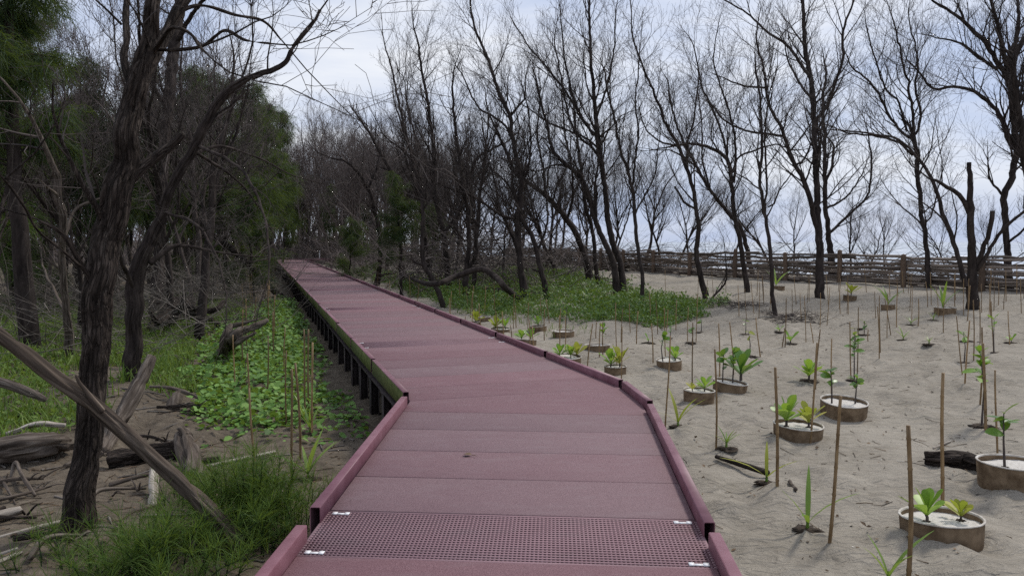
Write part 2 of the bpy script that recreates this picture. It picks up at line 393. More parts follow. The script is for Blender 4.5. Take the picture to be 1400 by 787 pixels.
# ------------------------------------------------------------------ ground and sea
def axis(segs):
    out = [segs[0][0]]
    for a, b_, st in segs:
        n = max(1, int(round((b_ - a) / st))); out += list(np.linspace(a, b_, n + 1)[1:])
    return np.array(out)
def geo(a, b_, s0, k):
    out = [a]; s = s0
    while out[-1] < b_: out.append(out[-1] + s); s *= k
    return out[1:]
gx = np.array(sorted([-x for x in geo(9, 1500, .12, 1.09)]) + list(axis([(-9, 9, .085)])) + geo(9, 1500, .12, 1.09))
gy = np.array(sorted([-y for y in geo(1, 300, .4, 1.25)]) + list(axis([(-1, 3, .3), (3, 14, .085)])) + geo(14, 2500, .1, 1.055))
X, Y = np.meshgrid(gx, gy); Z = hgt(X.ravel(), Y.ravel()).reshape(X.shape)
nx_, ny_ = len(gx), len(gy); ii = (np.arange(ny_ - 1)[:, None] * nx_ + np.arange(nx_ - 1)[None]).ravel()
me = make_mesh('ground', np.stack([X, Y, Z], -1).reshape(-1, 3), [np.stack([ii, ii + 1, ii + nx_ + 1, ii + nx_], -1)], True, [M['sand']])
link('ground', me, kind='structure')

m, nt, b, o = newmat('sea'); v = coords(nt, 'World')
w1 = noise(nt, coords(nt, 'World', (.5, .25, 1)), .5, 5, .6); foam = noise(nt, coords(nt, 'World', (.20, .035, 1)), 1.0, 6, .65, .5)
c = mixc(nt, ramp(nt, foam, [(.52, (0, 0, 0)), (.6, (1, 1, 1))]), (.20, .24, .28), (.82, .84, .86))
nt.links.new(c, b.inputs['Base Color']); b.inputs['Roughness'].default_value = .25; bump(nt, b, w1, .4, .3); M['sea'] = m
me = MB().add([(22, -400, -2.35), (3500, -400, -2.35), (3500, 4500, -2.35), (-60, 4500, -2.35), (-60, 260, -2.35), (10, 90, -2.35)], None, [(0, 1, 2), (0, 2, 5), (5, 2, 4), (4, 2, 3)]).mesh('sea', M['sea'], False)
link('sea', me, kind='structure')

# ------------------------------------------------------------------ boardwalk
bw = empty('boardwalk', (0, 3.5, 0), 'long raised maroon boardwalk with low edge boards, bending left into the wood', 'boardwalk')
BWO = Vector((0, 3.5, 0))
U = np.array([-.311, .950]); W = np.array([.950, .311])      # far section: heading and crosswise
def slab(name, poly, z0, z1, mat_, parent=bw):
    n = len(poly); cx = sum(p[0] for p in poly) / n; cy = sum(p[1] for p in poly) / n
    V = [(p[0] - cx, p[1] - cy, z0) for p in poly] + [(p[0] - cx, p[1] - cy, z1) for p in poly]
    bev = .004
    V += [((p[0] - cx) * (1 - bev / 1.0), (p[1] - cy) * (1 - bev / .31) if n == 4 else (p[1] - cy) * .99, z1 + .003) for p in poly]
    fs = [np.array([tuple(range(2 * n, 3 * n))]), np.array([tuple(range(n - 1, -1, -1))])]
    sq = [(i, (i + 1) % n, n + (i + 1) % n, n + i) for i in range(n)] + [(n + i, n + (i + 1) % n, 2 * n + (i + 1) % n, 2 * n + i) for i in range(n)]
    me = make_mesh(name, V, [fs[0], fs[1], np.array(sq)], False, [mat_])
    return link(name, me, parent, Vector((cx, cy, 0)) - BWO)
def Lx(y): return -1.03 + .022 * (y - 3.6)
def Rx(y): return .945 + .074 * (y - 3.5)
PT = .627; GAP = .009
def near_line(k): return ((Lx(3.61 + PT * k), 3.61 + PT * k), (Rx(3.46 + PT * k), 3.46 + PT * k))
def far_line(k):
    l = np.array([-.96, 7.2]) + U * PT * k; t = 2.17
    return (tuple(l), tuple(l + W * t))
def shift(pt, d, u): return (pt[0] + u[0] * d, pt[1] + u[1] * d)
def grating(l0, r0, l1, r1, uu):
    """open grating of thin bars, with clips at the corners"""
    l0, r0, l1, r1 = (np.array(q) for q in (l0, r0, l1, r1)); c = (l0 + r0 + l1 + r1) / 4; mb = MB()
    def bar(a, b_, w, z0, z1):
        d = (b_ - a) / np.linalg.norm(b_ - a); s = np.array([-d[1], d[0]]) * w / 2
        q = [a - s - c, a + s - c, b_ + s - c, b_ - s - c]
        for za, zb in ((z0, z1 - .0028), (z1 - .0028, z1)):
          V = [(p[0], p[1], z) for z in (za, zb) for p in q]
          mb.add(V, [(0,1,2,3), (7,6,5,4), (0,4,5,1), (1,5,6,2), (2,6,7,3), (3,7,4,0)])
    N = int(np.linalg.norm(r0 - l0) / .0205); Mr = 21
    for i in range(N + 1):
        t = i / N; bar(l0 + (r0 - l0) * t, l1 + (r1 - l1) * t, .0092 if 0 < i < N else .02, -.028, 0.0)
    for j in range(Mr + 1):
        t = j / Mr; bar(l0 + (l1 - l0) * t, r0 + (r1 - r0) * t, .0125 if 0 < j < Mr else .018, -.026, .0015)
    me = mb.mesh('grating', [M['recess_shade'], M['grating']], False)
    me.polygons.foreach_set('material_index', np.tile(np.array([0] * 6 + [1] * 6, np.int32), len(me.polygons) // 12))  # bar bodies carry the hole shade in their colour; thin top caps stay lighter
    g = link('grating', me, bw, Vector((c[0], c[1], 0)) - BWO)
    for p, q in ((l0, r0), (r0, l0), (l1, r1), (r1, l1)):
        d = (q - p) / np.linalg.norm(q - p); mid = (l0 + r0 + l1 + r1) / 4; e = mid - (p + q) / 2; e /= np.linalg.norm(e)
        cc = p + d * .075 + e * .035 - c; k = MB()
        for off in (-.034, .034):
            k.box(off - .013, off + .013, -.016, .016, .0015, .007)
        k.box(-.02, .02, -.010, .010, .0012, .004)
        o = link('clip', k.mesh('clip', M['clip_metal'], False), g, (cc[0], cc[1], 0)); o.rotation_euler.z = math.atan2(d[1], d[0])
    return g
NU = np.array([.05, 1.0])
for k in range(-8, 5):
    a, b_ = near_line(k), near_line(k + 1)
    if k == 0:
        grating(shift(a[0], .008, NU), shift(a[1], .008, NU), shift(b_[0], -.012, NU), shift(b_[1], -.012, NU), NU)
    else:
        slab('deck_panel', [shift(a[0], GAP, NU), shift(a[1], GAP, NU), b_[1], b_[0]], -.04, 0, M['deck'])
a, b_ = near_line(5), far_line(0)
slab('deck_panel', [shift(a[0], GAP, NU), shift(a[1], GAP, NU), (1.2, 7.05), b_[1], b_[0]], -.04, 0, M['deck'])
NF = 92; gr = {6 + int(round(10.5 * k)) for k in range(9)}
for k in range(NF):
    a, b_ = far_line(k), far_line(k + 1)
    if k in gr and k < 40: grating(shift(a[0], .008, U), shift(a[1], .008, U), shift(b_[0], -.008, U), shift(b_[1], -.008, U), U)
    else: slab('deck_panel', [shift(a[0], GAP, U), shift(a[1], GAP, U), b_[1], b_[0]], -.04, 0, M['grating'] if k in gr else M['deck'])
EL, ER = (np.array(q) for q in far_line(NF))
# the walk turns across at its far end
TEND = EL + W * 14
for k in range(22):
    p0 = EL - W * 2.2 + W * .75 * k; q = [tuple(p0 + W * .005), tuple(p0 + W * .745), tuple(p0 + W * .745 + U * 2.1), tuple(p0 + W * .005 + U * 2.1)]
    slab('deck_panel', [np.array(x) + U * .01 for x in q], -.04, 0.0, M['deck'])

def kerb_mesh(L, outer):
    """edge board: rounded-top plank hung on the side of the deck; outer = +1/-1 side that carries algae"""
    w, z0, z1, r = .058, -.085, .085, .006
    prof = [(0, z0), (w, z0), (w, z1 - r), (w - r * .3, z1 - r * .3), (w - r, z1), (r, z1), (r * .3, z1 - r * .3), (0, z1 - r)]
    n = len(prof); cx_, cz_ = w / 2, (z0 + z1) / 2; kx, kz = (w - .009) / w, (z1 - z0 - .009) / (z1 - z0)
    inn = [(cx_ + (x - cx_) * kx, cz_ + (z - cz_) * kz) for x, z in prof]
    V = [(x, 0, z) for x, z in prof] + [(x, L, z) for x, z in prof] + [(x, 0, z) for x, z in inn] + [(x, L, z) for x, z in inn]; sq = []; mi = []
    for i in range(n):
        j = (i + 1) % n
        sq += [(i, i + n, j + n, j), (i + 2 * n, j + 2 * n, j + 3 * n, i + 3 * n), (i, j, j + 2 * n, i + 2 * n), (i + n, i + 3 * n, j + 3 * n, j + n)]
        mi += [1 if ((outer < 0 and i == 7) or (outer > 0 and i == 1)) else 0, 2, 0, 0]
    return make_mesh('edge_board', V, [np.array(sq)], False, [M['kerb'], M['moss'], M['recess_shade']], mi)
def kerb(p, q, side, moss=False):
    p, q = np.array(p), np.array(q); L = float(np.linalg.norm(q - p)); d = (q - p) / L; nrm = np.array([d[1], -d[0]])
    if side < 0: p = p - nrm * .0605
    else: p = p + nrm * .0025
    me = kerb_mesh(L, side if moss else 0)
    o = link('edge_board', me, bw, Vector((p[0], p[1], RND.uniform(-.007, .006))) - BWO); o.rotation_euler.z = math.atan2(-d[0], d[1]); return o
# near section
def near_pt(s, y): return (Lx(y), y) if s < 0 else (Rx(y), y)
for s, y0, y1 in ((-1, 1.45, 3.80), (1, 1.3, 3.71), (-1, 4.05, 7.0), (1, 3.85, 6.72), (-1, -.9, 1.35), (1, -1.0, 1.2)):
    kerb(near_pt(s, y0), near_pt(s, y1), s)
kerb((1.205, 6.86), (1.118, 7.82), 1)
Lf = 2.2
for k in range(26):
    l0 = np.array(far_line(0)[0]) + U * (k * Lf + .04); l1 = l0 + U * (Lf - .10)
    kerb(l0, l1, -1, True)
    r0 = np.array(far_line(0)[1]) + U * (k * Lf + .03); r1 = r0 + U * (Lf - .10)
    if k < 26: kerb(r0, r1, 1)
for k in range(7):
    p0 = EL - W * 2.2 + W * 2.3 * k + U * 2.12; kerb(p0 + W * 2.2, p0, 1)
    if k > 1: p1 = EL - W * .1 + W * 2.3 * (k - 1); kerb(p1, p1 + W * 2.2, 1)
# bearers and posts
def beam(p, q, w, z0, z1, name, mt):
    p, q = np.array(p), np.array(q); L = float(np.linalg.norm(q - p)); d = (q - p) / L
    mb = MB().box(-w / 2, w / 2, 0, L, z0, z1).box(-w / 2 - .045, w / 2 - .002, .0, L, z0 - .012, z0 + .004) 
    o = link(name, mb.mesh(name, mt, False), bw, Vector((p[0], p[1], 0)) - BWO); o.rotation_euler.z = math.atan2(-d[0], d[1])
fl, fr = (np.array(q) for q in far_line(0))
for k in range(12):
    for base in (fl + W * .05, fr - W * .05, fl + W * 1.08):
        beam(base + U * (k * 4.8 + .05), base + U * (k * 4.8 + 4.83), .06, -.205, -.084, 'bearer', M['steel_dark'])
for s in (-1, 1, 0):
    e = (lambda y: (Lx(y) + .06 if s < 0 else Rx(y) - .06 if s > 0 else .05, y))
    beam(e(-1.2), e(6.6), .06, -.205, -.084, 'bearer', M['steel_dark'])
def post(x, y, rot):
    g = hz(x, y); mb = MB(); h0, h1 = g - .25, -.21; w = .075
    mb.box(-w, w, -.052, -.044, h0, h1).box(-w, w, .044, .052, h0, h1).box(-.006, .006, -.044, .044, h0, h1)
    mb.box(-w - .02, w + .02, -.07, .07, h1, h1 + .004)
    o = link('post', mb.mesh('post', M['steel_dark'], False), bw, Vector((x, y, 0)) - BWO); o.rotation_euler.z = rot
for k in range(56):
    for base in ((fl + W * .03,) if k > 22 else (fl + W * .03, fr - W * .06)):
        q = base + U * (.55 + 1.03 * k); post(q[0], q[1], math.atan2(W[1], W[0]) + math.pi / 2)
for k in range(7):
    post(Lx(0) + .08, -.5 + k * 1.1, math.pi / 2); post(Rx(0) - .02 + .06 * k, -.5 + k * 1.1, math.pi / 2)

def walk_dist(x, y):
    """crosswise distance from the boardwalk's middle line"""
    if y < 7.4: return abs(x - .1)
    q = np.array([x, y]) - np.array([.07, 7.5]); return abs(float(q @ W))

# ------------------------------------------------------------------ trees
def vnorm(v): 
    l = math.sqrt(v[0]*v[0] + v[1]*v[1] + v[2]*v[2]) + 1e-9; return (v[0]/l, v[1]/l, v[2]/l)
NPT = (8, 7, 5, 4, 3)
class Prm:
    def __init__(s, nc=(7, 6, 5, 4), up=(.10, .10, .12, .12), wig=(.16, .20, .22, .25), lr=(.55, .5, .48, .5), ang=(32, 62), maxl=3, rmin=.0042, droop=0):
        s.nc, s.up, s.wig, s.lr, s.ang, s.maxl, s.rmin = nc, up, wig, lr, ang, maxl, rmin
def grow(T, p, d, L, r, lev, R, prm, spawn0=.2):
    n = NPT[lev]; st = L / (n - 1); pts = [p]; rad = [r]; w = prm.wig[min(lev, 3)]; up = prm.up[min(lev, 3)]; dirs = [d]
    for i in range(1, n):
        d = vnorm((d[0] + R.gauss(0, w), d[1] + R.gauss(0, w), d[2] + R.gauss(0, w) + up)); p = (p[0] + d[0]*st, p[1] + d[1]*st, p[2] + d[2]*st)
        pts.append(p); rad.append(max(r * (1 - .82 * i / (n - 1)), prm.rmin * .7)); dirs.append(d)
    T[lev].append((pts, rad))
    if lev < prm.maxl: spawn(T, pts, rad, dirs, L, lev, R, prm, max(1, int(round(prm.nc[lev] * R.uniform(.75, 1.25)))), spawn0)
def spawn(T, pts, rad, dirs, L, lev, R, prm, count, t0):
    n = len(pts)
    for c in range(count):
        t = t0 + (1 - t0) * ((c + R.random()) / count); f = t * (n - 1); i = min(int(f), n - 2); g = f - i
        q = tuple(a + (b_ - a) * g for a, b_ in zip(pts[i], pts[i + 1])); rr = rad[i] + (rad[i + 1] - rad[i]) * g; d = dirs[i + 1]
        az = R.uniform(0, 2 * math.pi); an = math.radians(R.uniform(*prm.ang))
        ref = (0, 0, 1) if abs(d[2]) < .9 else (1, 0, 0)
        a = vnorm((d[1]*ref[2] - d[2]*ref[1], d[2]*ref[0] - d[0]*ref[2], d[0]*ref[1] - d[1]*ref[0]))
        b2 = (d[1]*a[2] - d[2]*a[1], d[2]*a[0] - d[0]*a[2], d[0]*a[1] - d[1]*a[0])
        s, c_ = math.sin(an), math.cos(an); ca, sa = math.cos(az), math.sin(az)
        nd_ = vnorm(tuple(d[k] * c_ + (a[k] * ca + b2[k] * sa) * s for k in range(3)))
        LL = L * prm.lr[min(lev, 3)] * (1.15 - .6 * t) * R.uniform(.6, 1.3)
        grow(T, q, nd_, LL, max(rr * R.uniform(.42, .68), prm.rmin), lev + 1, R, prm)

def tree_meshes(T, name, mt, mtw, sides0=9):
    tr, cr = MB(), MB()
    tubes(tr, T[0], sides0); 
    if T[1]: tubes(tr, T[1], 6)
    if T[2]: tubes(cr, T[2], 4)
    if T[3]: tubes(cr, T[3], 3)
    if T[4]: tubes(cr, T[4], 3)
    return tr.mesh('trunk', mt), (cr.mesh('crown', mtw) if cr.n else None)

def guided_tree(name, label, limbs, seed, dens=2.0, d=None, prm=None, group=None, mt='bark_far', depth_spread=.10, ext=(1.0, 2.0), dead=(), near=None, len1=(.7, 1.9), rs=1.0, dmul=1.0):
    """limbs: lists of (px, py, r_px); first is the trunk from the ground up. Depth wanders along each limb."""
    R = random.Random(seed); prm = prm or Prm()
    base = G(limbs[0][0][0], limbs[0][0][1]) if d is None else P(limbs[0][0][0], limbs[0][0][1], d)
    if d is not None: base.z = hz(base.x, base.y)
    d0 = base.y; hgt_m = 330 * d0 / F; T = [[], [], [], [], []]; seen = []
    trunkpolys = []
    for li, limb in enumerate(limbs):
        if li == 0: dep = d0; 
        else:
            k = min(seen, key=lambda q: (q[0] - limb[0][0]) ** 2 + (q[1] - limb[0][1]) ** 2); dep = k[2]
        slope = R.uniform(-1, 1) * (depth_spread * .5 if li == 0 else depth_spread) * d0 / 300.0
        if li and abs(slope) < .3 * depth_spread * d0 / 300: slope *= 2.5
        pp = []; last = None; acc = 0
        for px, py, r in limb:
            if last: acc += math.hypot(px - last[0], py - last[1])
            last = (px, py); dd = dep + slope * acc
            w = P(px, py, dd); pp.append((w.x, w.y, w.z, r * rs * (1 if li == 0 else .88) * dd / F)); seen.append((px, py, dd))
        if li == 0: pp[0] = (pp[0][0], pp[0][1], min(base.z, pp[0][2]) - .12, pp[0][3] * 1.25)
        L = sum(math.dist(a[:3], b_[:3]) for a, b_ in zip(pp[:-1], pp[1:])); n = max(6, int(L / .16)) if near is None else max(6, int(L / .1))
        q = smooth_path(pp, n)
        w1 = np.cumsum(NR.normal(0, 1, (n, 3)), 0); w1 -= np.linspace(0, 1, n)[:, None] * w1[-1] + (1 - np.linspace(0, 1, n)[:, None]) * w1[0]
        q[1:-1, :3] += (w1[1:-1] * (.010 if near is None else .003) + NR.normal(0, .009, (n - 2, 3))) * np.array([1, 2, .8])
        pts = [tuple(x) for x in q[:, :3]]; rad = [max(float(x), .006) for x in q[:, 3]]
        dirs = [vnorm(tuple(b_ - a for a, b_ in zip(pts[max(i - 1, 0)], pts[min(i + 1, n - 1)]))) for i in range(n)]
        trunkpolys.append((pts, rad))
        T[0].append((pts, rad))
        if li not in dead:
            t0 = .38 if li == 0 else .12
            spawn_g(T, pts, rad, dirs, L, R, prm, int(L * (1 - t0) * dens * dmul), t0, len1)
            Le = R.uniform(*ext); grow(T, pts[-1], dirs[-1], Le, rad[-1], 1, R, prm, .15)
    e = empty(name, base, label, 'tree', group)
    if near:
        tr = MB()
        for i, (pts, rad) in enumerate(trunkpolys):
            step = near; big = max(rad) > .05
            bark_tube(tr, pts[::2] + [pts[-1]] if len(pts) % 2 == 0 else pts[::2], rad[::2] + [rad[-1]] if len(rad) % 2 == 0 else rad[::2], 60 if big else 14, step, min(.011, max(rad) * .11) if big else .003, seed * 3.1 + i, freq=15 if max(rad) < .16 else 10, stretch=.16, cap=True, flare=.18 if i == 0 else 0)
        tubes(tr, T[1], 7); cr = MB(); tubes(cr, T[2], 4); tubes(cr, T[3], 3)
        if T[4]: tubes(cr, T[4], 3)
        a, c = tr.mesh('trunk', M[mt]), cr.mesh('crown', M['twig'])
    else: a, c = tree_meshes(T, name, M[mt], M['twig'])
    for nm, me in (('trunk', a), ('crown', c)):
        if me: me.transform(Matrix.Translation(-base)); link(nm, me, e)
    return e
def spawn_g(T, pts, rad, dirs, L, R, prm, count, t0, len1):
    n = len(pts)
    for c in range(count):
        t = t0 + (1 - t0) * ((c + R.random()) / max(count, 1)); i = min(int(t * (n - 1)), n - 2); d = dirs[i]
        az = R.uniform(0, 2 * math.pi); an = math.radians(R.uniform(28, 66)); v = vnorm((math.cos(az), math.sin(az) , R.uniform(-.1, .9)))
        nd_ = vnorm(tuple(d[k] * math.cos(an) + v[k] * math.sin(an) for k in range(3)))
        grow(T, pts[i], nd_, R.uniform(*len1) * (1.1 - .35 * t), min(max(rad[i] * R.uniform(.28, .52), .009), .04), 1, R, prm)

def free_tree(seed, H, r0, lean=(0, 0), forks=3, prm=None, dens=2.0, first=.35):
    """a whole bare tree standing at the origin"""
    R = random.Random(seed); prm = prm or Prm(); T = [[], [], [], [], []]
    def limb(p, d, L, r, depth):
        n = max(6, int(L / .35)); st = L / (n - 1); pts = [p]; rad = [r]; dirs = [d]
        for i in range(1, n):
            d = vnorm((d[0] + R.gauss(0, .10), d[1] + R.gauss(0, .10), d[2] + R.gauss(0, .06) + .05)); p = tuple(a + b_ * st for a, b_ in zip(p, d))
            pts.append(p); rad.append(max(r * (1 - .7 * i / (n - 1)), .006)); dirs.append(d)
        T[0].append((pts, rad)); t0 = first if depth == 0 else .12
        spawn_g(T, pts, rad, dirs, L, R, prm, int(L * (1 - t0) * dens), t0, (.9, 2.4))
        grow(T, pts[-1], d, R.uniform(.9, 1.6), rad[-1], 1, R, prm, .15)
        if depth < 2:
            for c in range(forks if depth == 0 else 2):
                t = R.uniform(.35, .8) if depth == 0 else R.uniform(.3, .75); i = int(t * (n - 1)); az = R.uniform(0, 2 * math.pi); an = math.radians(R.uniform(22, 48))
                v = (math.cos(az), math.sin(az), .1); dd = vnorm(tuple(dirs[i][k] * math.cos(an) + v[k] * math.sin(an) for k in range(3)))
                limb(pts[i], dd, L * R.uniform(.4, .62), rad[i] * R.uniform(.55, .75), depth + 1)
    limb((0, 0, -.15), vnorm((lean[0], lean[1], 1)), H, r0, 0)
    return T

# green needle sprays (she-oak): thin drooping blades
def needle_cloud(mb, centres, R, per=14, L=(.14, .34), w=.007, droop=.9):
    n = len(centres) * per
    c = np.repeat(np.asarray(centres, float), per, 0) + NR.normal(0, .05, (n, 3))
    d = NR.normal(0, 1, (n, 3)); d[:, 2] = d[:, 2] * .5 - droop + .5; d /= np.linalg.norm(d, axis=1, keepdims=True)
    l = NR.uniform(L[0], L[1], n)[:, None]; mid = c + d * l * .5; end = mid + (d + np.array([0, 0, -.55 * droop])) * l * .5
    s = np.cross(d, NR.normal(0, 1, (n, 3))); s /= np.linalg.norm(s, axis=1, keepdims=True) + 1e-9; s *= w * .5
    V = np.stack([c - s, c + s, mid + s, mid - s, end], 1).reshape(-1, 3); k = np.arange(n)[:, None] * 5
    mb.add(V, k + np.array([[0, 1, 2, 3]]), k + np.array([[3, 2, 4]]))
def she_oak(seed, H, r0, dens=3.2, start=.22, blen=(1.0, 2.2), per=12, w=.009, mt='needle'):
    R = random.Random(seed); trunk, foliage = MB(), MB(); pts, rad = [], []; p = [0, 0, -.15]; n = 16
    for i in range(n):
        pts.append(tuple(p)); rad.append(r0 * (1 - .88 * i / (n - 1))); p = [p[0] + R.gauss(0, .05), p[1] + R.gauss(0, .05), p[2] + (H + .15) / (n - 1)]
    tubes(trunk, [(pts, rad)], 9); polys = []; cen = []
    for b_ in range(int(H * dens)):
        t = start + (1 - start) * R.random() ** .9; f = t * (n - 1); i = min(int(f), n - 2); q = tuple(a + (c - a) * (f - i) for a, c in zip(pts[i], pts[i + 1]))
        az = R.uniform(0, 2 * math.pi); L = R.uniform(*blen) * (1.15 - .75 * t); d = vnorm((math.cos(az), math.sin(az), R.uniform(.15, .8))); bp = [q]; x = q
        for s in range(5):
            x = tuple(a + c * L / 5 for a, c in zip(x, d)); d = vnorm((d[0] + R.gauss(0, .15), d[1] + R.gauss(0, .15), d[2] + R.gauss(0, .1) - .05)); bp.append(x)
        polys.append((bp, [max(.02 * (1 - k / 6), .004) * (r0 / .1) ** .5 for k in range(6)]))
        for s in range(int(5 + L * 7)):
            u = R.uniform(.25, 1) * 5; k = min(int(u), 4); q2 = tuple(a + (c - a) * (u - k) + R.gauss(0, .13) for a, c in zip(bp[k], bp[k + 1])); cen.append(q2)
    tubes(trunk, polys, 4); needle_cloud(foliage, cen, R, per, (.22, .58), w, 1.1)
    return trunk.mesh('trunk', M['bark_far']), foliage.mesh('crown', M[mt])

# ---- the large trees beside the walk, limb by limb
PN = Prm(nc=(6, 6, 5, 0), up=(.05, .04, .03, .02), wig=(.14, .14, .16, .2), lr=(.6, .6, .55, .5), rmin=.0024)
guided_tree('bare_tree', 'thick rough-barked forked tree right behind the slanting stripped log', [
    [(100,728,25),(112,650,24),(124,560,23),(130,480,23),(135,410,26),(141,360,25),(155,290,26),(168,220,22),(180,165,20),(188,128,19),(196,88,15),(204,30,12),(214,-60,9)],
    [(182,140,8),(173,105,7),(166,50,7),(170,0,6),(176,-70,5)],
    [(190,120,15),(205,85,14),(226,48,12),(246,12,11),(280,-30,9),(320,-80,7)],
    [(172,250,13),(195,232,12),(215,216,11),(238,196,9),(251,184,7)],
    [(133,400,8),(118,375,6),(100,345,5),(70,300,4),(40,295,2)],
    [(245,15,5),(270,5,4),(300,18,3.2),(345,24,3),(365,32,2.4),(385,55,1.6)],
    [(205,80,4),(235,40,3.4),(262,52,3),(276,70,2.6),(291,82,2.2)],
    [(215,68,4),(265,66,3.4),(285,64,3),(310,44,3),(340,58,2),(370,60,1.2)],
    [(120,372,3),(60,320,2.4),(20,270,2),(-30,210,1.6)],
], 5, dens=1.1, prm=PN, mt='bark_brown', near=.02, dead=(3,), len1=(.5, 1.3), depth_spread=.35, rs=.68)
guided_tree('bare_tree', 'dark tree leaning right over the vines with a long crooked upper limb', [
    [(180,520,15),(183,450,15),(187,395,16),(200,345,14),(218,303,10),(236,260,9),(265,200,8),(290,150,7),(312,123,7),(337,107,5),(372,96,4),(391,84,3.6),(400,66,3),(420,40,2.4),(438,14,1.8)],
    [(205,360,7),(230,340,5),(262,338,3.5),(300,345,2.5)],
    [(272,200,4),(320,222,3.4),(350,258,3),(362,300,2.6),(368,360,2)],
    [(190,400,6),(172,378,5),(160,330,4),(148,290,3)],
    [(255,215,4),(300,200,3),(350,215,2.2),(400,240,1.4)],
    [(262,205,4),(310,235,3),(345,270,2),(375,320,1.4)],
    [(225,290,4),(270,310,3),(300,360,2.4),(310,400,2)],
], 12, dens=2.2, prm=PN, near=.03, depth_spread=.3, len1=(.6, 1.8), rs=.64)
guided_tree('bare_tree', 'straight upright mossy tree standing behind the leaning dark tree', [
    [(212,440,10),(216,360,10),(219,280,9),(224,200,9),(231,120,10),(240,50,10),(252,-20,9),(275,-90,7)],
    [(228,150,4),(205,110,3.5),(192,60,3),(188,0,2)],
    [(240,60,5),(262,20,4),(300,-20,3)],
], 15, dens=1.6, prm=PN, near=.05, depth_spread=.25, rs=.68)
guided_tree('crooked_sapling', 'thin crooked pale sapling left of the thick forked tree', [
    [(98,492,5),(93,440,4.5),(88,390,4),(84,350,4),(86,310,4),(82,270,4.5),(76,235,4)],
    [(95,430,2.5),(75,400,2),(62,370,1.5)],
    [(85,330,3),(100,290,2.2),(125,275,1.6)],
], 21, dens=1.5, prm=PN, mt='wood_dead', near=.05, depth_spread=.3, len1=(.4, 1.0))

